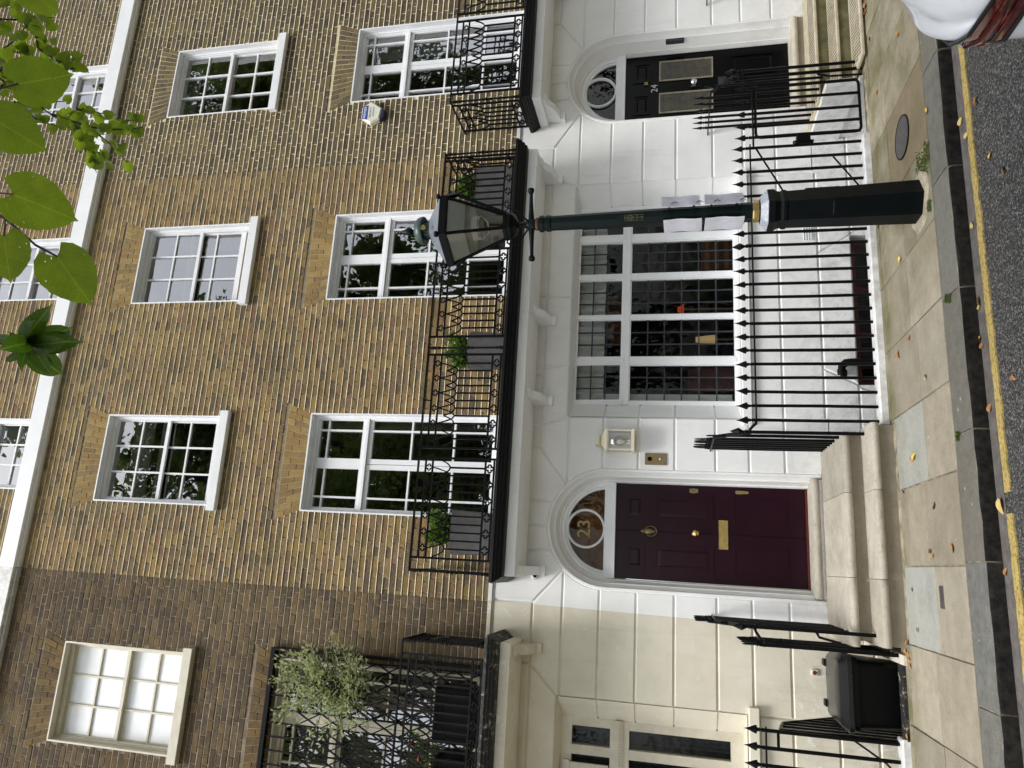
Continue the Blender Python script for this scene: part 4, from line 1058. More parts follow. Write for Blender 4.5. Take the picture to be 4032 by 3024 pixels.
def railing(label, x0, x1, panels, posts, sides, mat=None, q=ME_Q, bar=ME_BAR):
    T = thing('balcony_railing', label, 'balcony railing', ((x0+x1)/2, RY, 3.535), 'balcony railings')
    m = mat or M['black']; b = MB()
    b.box(x0-.012, x1+.012, RY-.014, RY+.014, 4.372, 4.387)
    for x in sides: b.box(x-.0135, x+.0135, RY+.014, -.005, 4.3725, 4.3865)
    b.build('handrail', m, T)
    for x in panels: lattice_panel(T, x, 6, mat=m, q=q, bar=bar)
    for x in sides: lattice_panel(T, RY+.075, 3, 'y', mat=m, q=q, bar=bar, x=x)
    for x in posts: rail_post(T, x, RY, m)
    return T
railing('black gothic ironwork along the balcony in front of the two yellow brick windows', -.15, 4.53, (-.022, 1.098, 2.312, 3.43), (-.15, 2.185, 4.53), (4.53, -.15))
railing('black gothic ironwork on the right hand balcony beside the alarm box', 5.225, 9.8, (5.33, 6.45), (5.225,), (5.225,))
railing('weathered ironwork on the balcony with peeling edge, in front of the folding grille', -3.5, -.82, (-1.955, -3.08), (-.82,), (-.82,), M['blackold'], ME_Q2, bb2)
# ================================================================== AREA RAILINGS, GATES, STAIR RAILS
RA = -1.14                                # line of the railings
FIN = [(0, .155), (.004, .15), (.007, .125), (.012, .10), (.021, .075), (.026, .058), (.018, .05), (.012, .045), (.010, .03), (.014, .026), (.014, .02), (.010, .016), (.010, 0)]
def fin_mesh(mat):
    "arrow head finial: flattened leaf blade with barbs on a small collar"
    b = MB()
    P = [(0, .162), (.006, .14), (.014, .115), (.026, .088), (.033, .068), (.031, .058), (.020, .062), (.016, .052), (.014, .044)]
    v = []; f = []
    for w_, z in P:
        th = .008*(1 if w_ > .004 else .3)*(1.2-abs(z-.08)*5)
        v += [(-w_, 0, z), (0, -max(.003, th), z), (w_, 0, z), (0, max(.003, th), z)]
    for i in range(len(P)-1):
        for j in range(4): f.append((4*i+j, 4*i+(j+1) % 4, 4*i+4+(j+1) % 4, 4*i+4+j))
    b.add(v, f)
    b.lathe([(.013, .046), (.015, .036), (.010, .032), (.010, .026), (.016, .022), (.016, .012), (.012, .008), (.012, 0)], 0, 0, 8)
    return b.mesh('finial', mat)
ME_FIN = fin_mesh(M['black'])
b = MB()      # larger pyramidal vase finial of the posts
b.lathe([(.022, 0), (.022, .012), (.012, .018), (.02, .03), (.02, .04), (.012, .048), (.014, .06), (.03, .09), (.036, .096), (.0, .175)], 0, 0, 8)
ME_VASE = b.mesh('finial', M['black'])
def bar(T, x, y, z0, zr, r=.0145, fin=ME_FIN, fz=None, name='bar', rotf=0):
    zt_ = zr+.02 if fz is None else fz; lx, ly = RND.uniform(-.004, .004), RND.uniform(-.004, .004)
    b = MB(); b.lathe([(r, z0), (r*RND.uniform(.96, 1.04), z0+(zt_-z0)*.5), (r, zt_)], x, y, 8, pi/8); b.v = [(vx+lx*4*((vz-z0)/(zt_-z0))*(1-(vz-z0)/(zt_-z0)), vy+ly*4*((vz-z0)/(zt_-z0))*(1-(vz-z0)/(zt_-z0)), vz) for vx, vy, vz in b.v]; o = b.build(name, M['black'], T)
    if fin: inst(fin, 'finial', o, (x, y, (zr+.012) if fz is None else fz), (RND.uniform(-.05, .05), RND.uniform(-.05, .05), rotf))
    return o
def plinth(label, x0, x1, mat=M['whitecop']):
    b = MB(); b.bbox(x0, x1, -1.215, -1.07, -.25, .05, .01)
    b.v = [(x, y+RND.uniform(-.002, .002), z+RND.uniform(-.002, .002)) for x, y, z in b.v]
    return tag(b.build('railing_plinth', mat), label, 'plinth')
plinth('white painted coping under the railings between the pale steps and the gate', 1.305, 4.10)
plinth('flaking white coping under the railings of the cream house', -3.6, -1.17)
rl = thing('area_railing', 'row of black spearhead railings between the pale steps and the street lamp', 'railing', (2.7, RA, .05), 'front area railings')
b = MB(); b.box(1.33, 4.095, RA-.02, RA+.02, 1.052, 1.064)
b.tube([(1.345, RA, 1.06), (1.31, RA, 1.06), (1.285, RA+.005, 1.09), (1.262, RA+.02, 1.11), (1.238, -1.10, 1.11)], .013, 6); b.build('rail', M['black'], rl)
for i in range(22):
    x = 1.343+i*.1295
    bar(rl, x, RA, .045, 1.06, fin=ME_FIN if i != 13 else ME_VASE, rotf=RND.uniform(-.12, .12))
# inner stay of the railings, seen behind the gate
b = MB(); b.tube([(4.06, RA+.01, 1.0), (3.62, -.75, .62), (3.62, -.75, -.1)], .010, 6); b.tube([(3.93, RA+.02, .3), (3.55, RA+.1, .0)], .009, 6); b.build('stay', M['black'], rl)
def stair_rail(label, x, s, zbase):
    T = thing('stair_railing', label, 'railing', (x, -.6, zbase[1]), 'stair railings')
    b = MB(); b.box(x-.018, x+.018, -.80, -.012, 1.404, 1.416)
    b.add([(x-.018, -1.11, 1.10), (x+.018, -1.11, 1.10), (x+.018, -.80, 1.404), (x-.018, -.80, 1.404), (x-.018, -1.11, 1.112), (x+.018, -1.11, 1.112), (x+.018, -.80, 1.416), (x-.018, -.80, 1.416)],
          [(3, 2, 1, 0), (4, 5, 6, 7), (0, 1, 5, 4), (1, 2, 6, 5), (2, 3, 7, 6), (3, 0, 4, 7)])
    b.box(x-.02, x+.02, -1.125, -1.08, 1.10, 1.113); b.build('rail', M['black'], T)
    for y in (-.156, -.26, -.36, -.49, -.60, -.71): bar(T, x, y, zbase[1]-.005, 1.412, rotf=pi/2)
    bar(T, x, -.90, zbase[1]-.005, 1.31, rotf=pi/2)
    bar(T, x, -1.10, zbase[0]-.005, 1.10, .016, ME_VASE, 1.112, 'post')
    return T
stair_rail('black spearhead railing on the lantern side of the aubergine door steps', 1.24, 1, (.165, .33))
stair_rail('black spearhead railing on the cream house side of the aubergine door steps', -.425, -1, (.165, .33))
T = stair_rail('black spearhead railing beside the black door steps', 4.965, 1, (.05, .315))
T = thing('stair_railing', 'black railing end at the far side of the black door, cut by the picture edge', 'railing', (6.75, -.1, .315), 'stair railings')
b = MB(); b.box(6.735, 6.765, -.8, -.012, 1.404, 1.416); b.build('rail', M['black'], T)
for y in (-.16, -.36, -.56): bar(T, 6.75, y, .31, 1.412, rotf=pi/2)
# gate into the area of 24
gt = thing('area_gate', 'black iron gate with rounded frame corners left of the mossy steps', 'gate', (4.45, RA, .03))
b = MB(); b.box(4.075, 4.80, RA-.018, RA+.018, 1.018, 1.034)
def rnd_frame(b, x0, x1, z0, z1, r, w, y):
    P = []
    for cx_, cz_, a0 in ((x1-r, z1-r, 0), (x0+r, z1-r, pi/2), (x0+r, z0+r, pi), (x1-r, z0+r, 3*pi/2)):
        for i in range(5): a = a0+pi/2*i/4; P.append((cx_+r*cos(a), y, cz_+r*sin(a)))
    b.tube(P+[P[0], P[1]], w, 6, cap=False)
rnd_frame(b, 4.17, 4.74, .04, 1.0, .05, .014, RA)
b.build('frame', M['black'], gt)
for i, x in enumerate((4.178, 4.30, 4.443, 4.59, 4.735)): bar(gt, x, RA, .045, 1.03, rotf=RND.uniform(-.1, .1))
b = MB(); b.bbox(4.085, 4.16, RA-.035, RA+.03, .50, .63, .01); b.prism([(4.06, .48), (4.10, .47), (4.10, .66), (4.07, .64), (4.06, .60)], RA-.03, RA+.02, .004); b.build('latch', M['black'], gt)
pst = thing('gate_post', 'slim black iron post with pointed cap at the mossy steps', 'post', (4.86, RA, 0))
b = MB(); b.lathe([(.017, .0), (.017, 1.10)], 4.86, RA, 8); b.tube([(4.86, RA, .42), (4.83, RA, .40), (4.80, RA, .30), (4.79, RA, .0)], .011, 6); b.box(4.835, 4.885, RA-.02, RA+.02, 1.098, 1.112)
b.tube([(4.86, RA, 1.105), (4.82, RA, 1.09), (4.80, RA, 1.04), (4.765, RA, 1.03)], .012, 6); o = b.build('post', M['black'], pst); inst(ME_VASE, 'finial', o, (4.86, RA, 1.112))
# railing of 22
r2 = thing('area_railing', 'short run of black spearhead railings beside the wheelie bin at the cream house', 'railing', (-1.9, RA, .05), 'front area railings')
b = MB(); b.box(-3.5, -1.19, RA-.02, RA+.02, 1.034, 1.046); b.box(-1.355, -1.216, RA-.008, RA+.008, .935, .957); b.build('rail', M['black'], r2)
for i in range(17): bar(r2, -1.216-i*.1305, RA, .045, 1.04, .015, rotf=RND.uniform(-.15, .15))
b = MB(); b.tube([(-1.20, RA+.02, .42), (-1.36, RA-.02, .16), (-1.50, RA-.02, .02)], .008, 6); b.build('stay', M['black'], r2)
# open gate folded back against the steps of 23
g2 = thing('area_gate', 'black iron gate standing open between the pale steps and the wheelie bin', 'gate', (-.56, -.9, 0))
b = MB(); b.box(-.575, -.545, -1.17, -.50, 1.03, 1.048); b.box(-.575, -.545, -1.17, -.50, .05, .075); b.tube([(-.43, -1.10, .62), (-.47, -1.11, .60), (-.50, -1.12, .46), (-.55, -1.14, .33)], .011, 6); b.tube([(-.425, -1.10, 1.105), (-.46, -1.11, 1.10), (-.52, -1.13, 1.06), (-.56, -1.14, 1.05)], .012, 6); b.build('frame', M['black'], g2)
for i in range(6): bar(g2, -.56, -1.15+i*.125, .02, 1.04, 0.016 if i == 0 else .0135, rotf=pi/2)
b = MB(); b.tube([(-.56, -1.1, .90), (-.53, -1.1, .90)], .008, 6); m = len(b.v); b.lathe([(0, -.018), (.014, -.01), (.018, 0), (.014, .01), (0, .018)], -.518, -1.1, 8); b.v = b.v[:m]+[(x, y, z+.90) for x, y, z in b.v[m:]]; b.build('handle', M['black'], g2)
# stair rail down into the area of 22
h2 = thing('stair_railing', 'black handrail sloping down into the area behind the wheelie bin', 'railing', (-1.22, -.6, -.6), 'stair railings')
b = MB(); b.box(-1.24, -1.20, -1.10, -1.05, .05, .93); b.tube([(-1.22, -1.08, .92), (-1.22, -.75, .86), (-1.22, -.2, .30)], .016, 6); b.build('rail', M['black'], h2)
for i in range(7):
    y = -1.0+i*.125; zt = .90-.0*i if y < -.75 else .86-(y+.75)*1.02
    b = MB(); b.box(-1.229, -1.211, y-.009, y+.009, -.9, zt); b.build('bar', M['black'], h2)
# area floors, retaining walls and stairs
b = MB(); b.box(-12, 14, -1.065, -.015, -1.95, -1.9); struct(b.build('area_floor', M['slate']))
b = MB(); b.box(-.62, -.545, -1.3, -.03, -1.9, .02); b.box(1.29, 1.36, -1.06, -.02, -1.9, .02); tag(b.build('area_wall', M['stucco']), 'low rendered walls carrying the pale steps over the sunken area', 'wall')
b = MB(); b.box(-12, 14, -1.10, -1.066, -1.9, -.03); struct(b.build('retaining_wall', M['stucco']))
b = MB(); b.box(4.80, 4.85, -1.06, -.03, -1.9, .0); b.box(4.78, 4.86, -1.0, -.03, .0, .30); tag(b.build('area_wall', M['stucco']), 'white rendered side wall of the mossy steps', 'wall')
b = MB(); b.box(-1.19, -.63, -1.06, -.35, -.72, -.62); b.box(-1.19, -.63, -.35, -.03, -.9, -.8)
tag(b.build('area_landing', M['slate']), 'dark stone landing below pavement level carrying the wheelie bin', 'landing')
b = MB(); b.box(-1.18, -.55, -1.215, -1.08, -.25, .012); tag(b.build('gate_sill', M['peel']), 'black painted flaking sill across the open gateway by the bin', 'sill')

# ================================================================== STREET LAMP
LX, LY = 2.757, -2.40
lamp = thing('street_lamp', 'dark green street lamp with square glass lantern standing on the pavement', 'street lamp', (LX, LY, 0))
def oct_(prof, n=8, ph=pi/8): b = MB(); b.lathe(prof, 0, 0, n, ph); return b
PH = radians(30)
b = oct_([(.166, -.03), (.160, .0), (.149, .55), (.140, .93), (.149, .945), (.149, .965), (.139, .985), (.141, 1.0), (.160, 1.03), (.160, 1.075), (.154, 1.08), (.102, 1.128), (.09, 1.13)], 6, PH)
b.bbox(.11, .14, -.06, .06, .55, .80, .005); bs = b.build('base', M['greendark'], None); 
def lpart(b, name, mat, parent=lamp, **k):
    me = b.mesh(name, mat, k.get('smooth', False)); o = bpy.data.objects.new(name, me); C.objects.link(o); o.parent = parent
    if k.get('auto'): me.polygons.foreach_set('use_smooth', [True]*len(me.polygons)); me.set_sharp_from_angle(angle=radians(k['auto']))
    return o
bs.parent = lamp; bs.location = (0, 0, 0)
b = MB(); b.lathe([(.158, 1.0755), (.157, 1.0815), (.105, 1.1285), (.104, 1.1225)], 0, 0, 6, PH, False); lpart(b, 'base_shoulder', plain('shoulder_sky_sheen', srgb(150,156,164), srgb(184,188,196), 30, 0.35, 0.3, 60))  # pale band: bright sky sheen on the shoulder put into the colour
lpart(oct_([(.083, 1.13), (.085, 1.14), (.085, 1.175), (.080, 1.185)], 8), 'brass_collar', M['brass'])
lpart(oct_([(.072, 1.18), (.074, 1.26), (.070, 1.27), (.068, 1.9), (.060, 2.76), (.066, 2.77), (.068, 2.79), (.068, 2.805), (.06, 2.81), (.06, 2.825), (.068, 2.83), (.068, 2.86), (.05, 2.875), (.045, 2.90)], 8), 'column', M['green'])
lpart(oct_([(.05, 2.872), (.054, 2.876), (.054, 2.89), (.048, 2.895)], 12), 'rusty_ring', plain('rusty_ring', srgb(120,66,40), srgb(80,44,30), 30, 0.8))
b = MB()    # ladder bar
d = Vector((cos(-.25), sin(-.25), 0))
for s in (-1, 1):
    pts = [d*s*t_+Vector((0, 0, 2.935)) for t_ in (.03, .12, .2, .255, .262, .285, .302, .307)]; b.tube(pts, .01, 10, rs=[.026, .02, .016, .014, .022, .030, .022, .004])
b.lathe([(.045, 2.90), (.048, 2.91), (.048, 2.955), (.042, 2.965), (.026, 2.99), (.022, 3.08)], 0, 0, 10); lpart(b, 'ladder_bar', M['green'], auto=50)
A0 = radians(-62); NL = 6         # a corner of the lantern
def sq(r, z): return [Vector((r*cos(A0+k*2*pi/NL), r*sin(A0+k*2*pi/NL), z)) for k in range(NL)]
B_, T_ = sq(.115, 3.145), sq(.315, 3.60)
lan = MB()
for k in range(NL): lan.tube([B_[k], T_[k]], .014, 4); lan.tube([B_[k], B_[(k+1) % NL]], .016, 4)
lan.lathe([(.05, 3.05), (.10, 3.075), (.118, 3.10), (.118, 3.135), (.1, 3.14)], 0, 0, NL, A0)
fr = lpart(lan, 'lantern_frame', M['plasticblack'])
eav = MB(); eav.lathe([(.325, 3.585), (.335, 3.59), (.335, 3.645), (.32, 3.655), (.305, 3.655), (.30, 3.585)], 0, 0, NL, A0, False)
for k in range(NL):
    p = sq(.335, 3.655)[k]; q = sq(.335, 3.655)[(k+1) % NL]
    for u in (0, .03, .97): 
        c_ = p.lerp(q, u); m = len(eav.v); eav.lathe([(.0, .0), (.016, .004), (.018, .016), (.012, .03), (0, .034)], c_.x, c_.y, 8, cap=False); eav.v = eav.v[:m]+[(x, y, z+3.65) for x, y, z in eav.v[m:]]
lpart(eav, 'eaves', M['plasticblack'])
for k in range(NL):
    p = MB(); a, c, d_, e = B_[k].lerp(T_[k], .04), B_[(k+1) % NL].lerp(T_[(k+1) % NL], .04), T_[(k+1) % NL], T_[k]
    p.add([a, c, d_, e], [(0, 1, 2, 3)]); lpart(p, 'lantern_pane', M['lampglass'])
hd = MB(); hd.lathe([(.318, 3.655), (.105, 3.80), (.0, 3.80)], 0, 0, NL, A0, False); lpart(hd, 'hood', M['roofmetal'])
ch = MB(); ch.lathe([(.072, 3.795), (.072, 3.885), (.085, 3.885), (.118, 3.865), (.122, 3.872), (.112, 3.91), (.085, 3.94), (.04, 3.958), (.02, 3.962)], 0, 0, 20); lpart(ch, 'vent_cap', M['greenmetal'], auto=45)
hl = MB()
for i in range(18):
    a = 2*pi*i/18
    for z in (3.83, 3.845, 3.86): p = Vector((.0725*cos(a+(z-3.8)*3), .0725*sin(a+(z-3.8)*3), z)); hl.box(p.x-.004, p.x+.004, p.y-.004, p.y+.004, z-.004, z+.004)
lpart(hl, 'vent_hole', M['plasticblack'])
fn = MB(); fn.lathe([(.014, 3.96), (.014, 3.975), (.03, 3.985), (.034, 4.0), (.030, 4.03), (.018, 4.06), (.01, 4.085), (.009, 4.11), (.003, 4.112)], 0, 0, 12); lpart(fn, 'finial', M['green'], smooth=True)
# white reflector tray with the lamp inside
rf = MB(); rf.lathe([(.295, 3.585), (.285, 3.55), (.245, 3.45), (.11, 3.43), (.11, 3.36), (.0, 3.36)], 0, 0, NL, A0, False); lpart(rf, 'reflector', M['lampwhite'])
gl = MB(); gl.lathe([(.0, 3.30), (.05, 3.31), (.09, 3.345), (.105, 3.38)], 0, 0, 20, 0, False); lpart(gl, 'lamp_bowl', M['bulb'], smooth=True)
sc_ = MB()
for k in (0, 1, 2, 3, 4, 5)[::1]:
    if k % 2: continue
    a = A0+k*2*pi/NL; dx, dy = cos(a), sin(a)
    sc_.tube([(dx*.035, dy*.035, 2.93), (dx*.05, dy*.05, 2.97), (dx*.10, dy*.10, 3.0), (dx*.165, dy*.165, 3.055), (dx*.175, dy*.175, 3.10), (dx*.15, dy*.15, 3.135), (dx*.115, dy*.115, 3.13)], .008, 6)
lpart(sc_, 'scroll_bracket', M['plasticblack'])
# cast number plate on the column
pa = radians(270-20); px_, py_ = .066*cos(pa), .066*sin(pa)
def facing(o, z): o.parent = lamp; o.location = (px_*1.03, py_*1.03, z); o.rotation_euler = (pi/2, 0, pa+pi/2); return o
np_ = MB(); np_.prism([(-.026, -.105), (.026, -.105), (.026, .105), (-.026, .105)], -.002, .002); o = lpart(np_, 'number_plate', M['green']); o.location = (px_, py_, 2.12); o.rotation_euler = (0, 0, pa+pi/2)
plate = o
for ch_, z in (('0', 2.145), ('5', 2.100), ('1', 2.055), ('6', 2.028)):
    t_o = text_mesh(ch_, .046 if ch_ in '05' else .034, M['dullgold'], 'numeral', None, (0, 0, 0), .0015); facing(t_o, z)
rg = MB(); rg.tube([(.02*cos(a), -.003, .02*sin(a)) for a in [2*pi*i/18 for i in range(19)]], .002, 4, cap=False); rg.tube([(-.012, -.003, -.012), (.012, -.003, .012)], .002, 4); rg.tube([(-.012, -.003, .012), (.012, -.003, -.012)], .002, 4)
for z0, z1 in ((-.052, .045), (-.103, -.056)): 
    for a, c, d, e in ((-.023, .023, z0, z0+.002), (-.023, .023, z1-.002, z1), (-.023, -.021, z0, z1), (.021, .023, z0, z1)): rg.box(a, c, -.0035, -.001, d, e)
o = lpart(rg, 'plate_border', M['dullgold']); o.location = (px_*1.02, py_*1.02, 2.12); o.rotation_euler = (0, 0, pa+pi/2); 
for ob in list(lamp.children):
    if ob.name.startswith('plate_border'): ob.location.z = 2.12
ft = MB(); rr_ = random.Random(3); n_ = 18; P_ = [((.21+rr_.uniform(-.02, .07))*cos(2*pi*i/n_), (.20+rr_.uniform(-.02, .05))*sin(2*pi*i/n_)) for i in range(n_)]
ft.add([(x, y, -.01) for x, y in P_]+[(x*.96, y*.96, .007) for x, y in P_]+[(x*.8, y*.8, .012) for x, y in P_], [(i, (i+1) % n_, n_+(i+1) % n_, n_+i) for i in range(n_)]+[(n_+i, n_+(i+1) % n_, 2*n_+(i+1) % n_, 2*n_+i) for i in range(n_)]+[tuple(range(2*n_, 3*n_))])
lpart(ft, 'cement_footing', plain('rough_cement', srgb(150,138,120), srgb(186,174,154), 14, .95, .8, 70))
ad = MB(); ad.bbox(-.05, .05, -.006, .004, .30, .62, .004); ad.box(-.012, .012, -.014, -.004, .44, .47); ad.v = [(x*cos(radians(-30))-(y-.130)*sin(radians(-30)), x*sin(radians(-30))+(y-.130)*cos(radians(-30)), z) for x, y, z in ad.v]; lpart(ad, 'access_door', M['greendark'])
lamp.rotation_euler = (0, radians(-.75), 0)
# notices tied to the column
def notice(label, side, z0, tilt):
    T = thing('paper_notice', label, 'notice', (LX, LY, z0), 'notices tied to the street lamp')
    wv = [0, .003, .004, .003, 0]; W_, H_ = .205, .295
    if side == 'left': o0, dr = Vector((LX-.084, LY-.075, 0)), Vector((-.05, 1, 0)).normalized()
    else: o0, dr = Vector((LX+.0, LY-.112, 0)), Vector((cos(radians(40)), sin(radians(40)), 0))
    nrm = dr.cross(Vector((0, 0, 1))); nrm = nrm if nrm.dot(CAM-o0) > 0 else -nrm
    for nm, mat, off, pad in (('sheet', M['notice'] if side == 'left' else M['paperback'], .0025, 0.0), ('plastic_sleeve', M['sleeve'], .005, .012)):
        b = MB(); n = 6
        for i in range(n+1):
            for j in range(n+1):
                u = -pad+(W_+2*pad)*i/n; v = -pad+(H_+2*pad)*j/n
                p = o0+dr*(u*cos(tilt)-v*sin(tilt)*.3)+Vector((0, 0, z0+v+u*sin(tilt)))+nrm*(off+(.006*sin(pi*(u/W_))+.004*sin(v*28) if nm == 'sheet' else .012+.004*sin(v*28)))
                b.v.append(p-Vector((LX, LY, z0)))
        for i in range(n):
            for j in range(n): a = i*(n+1)+j; b.f.append((a, a+1, a+n+2, a+n+1)); b.m.append(0)
        me = b.mesh(nm, mat, True); o = bpy.data.objects.new(nm, me); C.objects.link(o); o.parent = T
    for z in (.05, .24):
        b = MB(); b.tube([(.078*cos(a), .078*sin(a), z+.006*sin(3*a)) for a in [2*pi*i/16 for i in range(17)]], .003, 4, cap=False); b.tube([(.03, -.078, z), (.05, -.10, z-.035), (.04, -.095, z-.06)], .002, 4)
        me = b.mesh('cable_tie', M['plasticblack']); o = bpy.data.objects.new('cable_tie', me); C.objects.link(o); o.parent = T
notice('upper printed notice in a sleeve, facing left on the green lamp column', 'left', 1.565, radians(-1.5))
notice('lower printed notice in a sleeve, facing left on the green lamp column', 'left', 1.245, radians(1))
notice('upper pale notice facing right on the green lamp column', 'right', 1.575, radians(2))
notice('lower pale notice facing right on the green lamp column', 'right', 1.25, radians(-1))

# ================================================================== THINGS ON THE WALLS
wlt = thing('wall_lantern', 'cream box lantern with curled top on the white wall by door 23', 'wall lantern', (1.30, -.03, 2.2))
b = MB(); x0, x1, y0, y1 = 1.19, 1.41, -.20, -.05
b.box(x0-.008, x1+.008, y0-.008, y1+.008, 2.185, 2.205); b.box(x0-.008, x1+.008, y0-.008, y1+.008, 2.465, 2.485)
for x in (x0, x1-.014):
    for y in (y0, y1-.014): b.box(x, x+.014, y, y+.014, 2.205, 2.465)
for z in (2.205, 2.452): b.box(x0+.014, x1-.014, y0, y0+.012, z, z+.013); b.box(x0, x0+.012, y0+.014, y1-.014, z, z+.013); b.box(x1-.012, x1, y0+.014, y1-.014, z, z+.013)
b.add([(x0-.008, y0-.008, 2.485), (x1+.008, y0-.008, 2.485), (x1+.008, y1+.008, 2.485), (x0-.008, y1+.008, 2.485), (x0+.06, y0+.05, 2.535), (x1-.06, y0+.05, 2.535), (x1-.06, y1-.03, 2.535), (x0+.06, y1-.03, 2.535)], [(0,1,5,4),(1,2,6,5),(2,3,7,6),(3,0,4,7),(4,5,6,7)])
b.build('housing', M['creamlamp'], wlt)
b = MB(); pts = [(1.30, -.12+.035*sin(a), 2.57-.035*cos(a)) for a in [i*.42-.2 for i in range(14)]]
v = []; f = []
for p in pts: v += [(1.245, p[1], p[2]), (1.355, p[1], p[2])]
for i in range(13): f.append((2*i, 2*i+1, 2*i+3, 2*i+2))
b.add(v, f); b.box(1.24, 1.36, -.05, -.03, 2.25, 2.6); b.build('scroll_bracket', M['creamlamp'], wlt)
for q in ([(x0+.014, y0+.006, 2.218), (x1-.014, y0+.006, 2.218), (x1-.014, y0+.006, 2.452), (x0+.014, y0+.006, 2.452)], [(x0+.006, y0+.014, 2.218), (x0+.006, y1-.014, 2.218), (x0+.006, y1-.014, 2.452), (x0+.006, y0+.014, 2.452)], [(x1-.006, y0+.014, 2.218), (x1-.006, y1-.014, 2.218), (x1-.006, y1-.014, 2.452), (x1-.006, y0+.014, 2.452)]):
    p = MB(); p.add(q, [(0, 1, 2, 3)]); p.build('pane', M['lampglass'], wlt)
b = MB(); b.lathe([(.012, 2.205), (.012, 2.25), (.02, 2.27), (.05, 2.32), (.056, 2.355), (.046, 2.39), (.02, 2.41), (0, 2.412)], 1.30, -.12, 16); b.build('bulb', M['bulb'], wlt, smooth=True)
b = MB(); b.box(1.275, 1.325, -.06, -.049, 2.21, 2.45); b.build('mirror_back', M['chrome'], wlt)
en = thing('entry_plate', 'bronze entry plate with camera and bell push below the wall lantern', 'entry panel', (1.13, -.03, 1.97))
b = MB(); b.bbox(1.066, 1.19, -.042, -.028, 1.855, 2.08, .003); b.build('plate', M['brassdull'], en)
def disc(b, x, y, z, r, d=.006, n=16): m = len(b.v); b.lathe([(r, 0), (r, d), (r*.7, d*1.2), (0, d*1.2)], 0, 0, n); b.v = b.v[:m]+[(x+xx, y-zz, z+yy) for xx, yy, zz in b.v[m:]]
b = MB(); disc(b, 1.128, -.042, 2.03, .024, .005); b.build('camera_eye', M['plasticblack'], en)
b = MB(); disc(b, 1.128, -.042, 1.925, .011); b.build('bell_push', M['chrome'], en)
ca = thing('security_camera', 'small white bullet camera under the balcony above door 23', 'camera', (-.14, -.03, 3.21))
b = MB(); b.tube([(-.15, -.03, 3.215), (-.145, -.06, 3.215), (-.14, -.10, 3.20), (-.138, -.13, 3.19)], .02, 12, rs=[.036, .034, .03, .028]); b.build('body', M['white'], ca, smooth=True)
b = MB(); b.tube([(-.138, -.13, 3.19), (-.1378, -.134, 3.1885)], .021, 12); b.build('lens', M['plasticblack'], ca)
al = thing('alarm_box', 'ivory hexagonal alarm box with blue lettering on the brick wall', 'alarm box', (5.60, -.03, 5.66))
P = [(5.50, 5.555), (5.66, 5.535), (5.775, 5.69), (5.70, 5.815), (5.535, 5.815), (5.44, 5.68)]
b = MB(); b.prism(P, -.085, -.010, .018); bx_ = b.build('housing', M['ivory'], al)
b = MB(); b.prism([(5.52, 5.50), (5.63, 5.49), (5.67, 5.545), (5.49, 5.565)], -.075, -.012, .01); b.build('strobe', plain('navy_lens', srgb(30,34,60), None, 5, 0.3), al)
b = MB(); b.prism([(5.498, 5.725), (5.712, 5.725), (5.70, 5.80), (5.515, 5.80)], -.0865, -.084); b.build('blue_band', M['blue'], al)
text_mesh('PREMIER', .052, M['white'], 'lettering', al, (5.606, -.0872, 5.762), .0004, sx=.92)
text_mesh('SECURITY', .034, M['blue'], 'lettering', al, (5.606, -.0858, 5.69), .0004, sx=1.05); text_mesh('SYSTEMS', .034, M['blue'], 'lettering', al, (5.606, -.0858, 5.645), .0004, sx=1.05)
def vent(label, x0, x1, z0, z1, nx, nz, mat):
    T = thing('air_brick', label, 'vent', ((x0+x1)/2, YS, z0)); b = MB(); b.bbox(x0, x1, YS-.008, YS+.005, z0, z1, .003); b.build('plate', mat, T)
    b = MB()
    for i in range(nx):
        for j in range(nz): x = x0+(x1-x0)*(i+.5)/nx; z = z0+(z1-z0)*(j+.5)/nz; b.box(x-.006, x+.006, YS-.0092, YS-.007, z-.006, z+.006)
    b.build('slot', M['plasticblack'], T)
vent('white perforated air brick on the wall behind the lamp base', 3.57, 3.765, .305, .41, 8, 4, M['white'])
T = thing('air_vent', 'small square vent in the flaking cream wall above the wheelie bin', 'vent', (-.867, YS, .44)); b = MB(); b.bbox(-.895, -.84, YS-.02, YS, .44, .50, .004); b.build('frame', M['cream'], T); b = MB(); disc(b, -.868, YS-.02, .47, .019, .003); b.build('hole', M['darkwood'], T)
pp = thing('drain_pipe', 'short black bent drain pipe on the white area wall', 'pipe', (2.05, -.1, -.5))
b = MB(); b.tube([(2.17, -.10, -.8), (2.17, -.10, .02), (2.165, -.10, .06), (2.13, -.10, .10), (2.08, -.10, .105)], .04, 10); b.tube([(2.05, -.10, .115), (2.05, -.10, .06)], .042, 10); b.tube([(2.09, -.10, .105), (2.04, -.10, .105)], .044, 10); b.build('pipe', M['plasticblack'], pp, auto=50)
for x in (1.72, 1.86): pass
# white pickets below pavement level, in front of the basement window
pk = thing('picket_fence', 'white pointed pickets standing in the area below the railings', 'fence', (2.5, -.93, -1.9))
b = MB(); b.box(1.95, 3.4, -.90, -.88, -.55, -.51); b.build('rail', M['white'], pk)
for i in range(12):
    x = 2.02+i*.118; b = MB(); b.prism([(x-.016, -1.9), (x+.016, -1.9), (x+.016, -.23), (x, -.19), (x-.016, -.23)], -.93, -.905); b.build('picket', M['white'], pk)
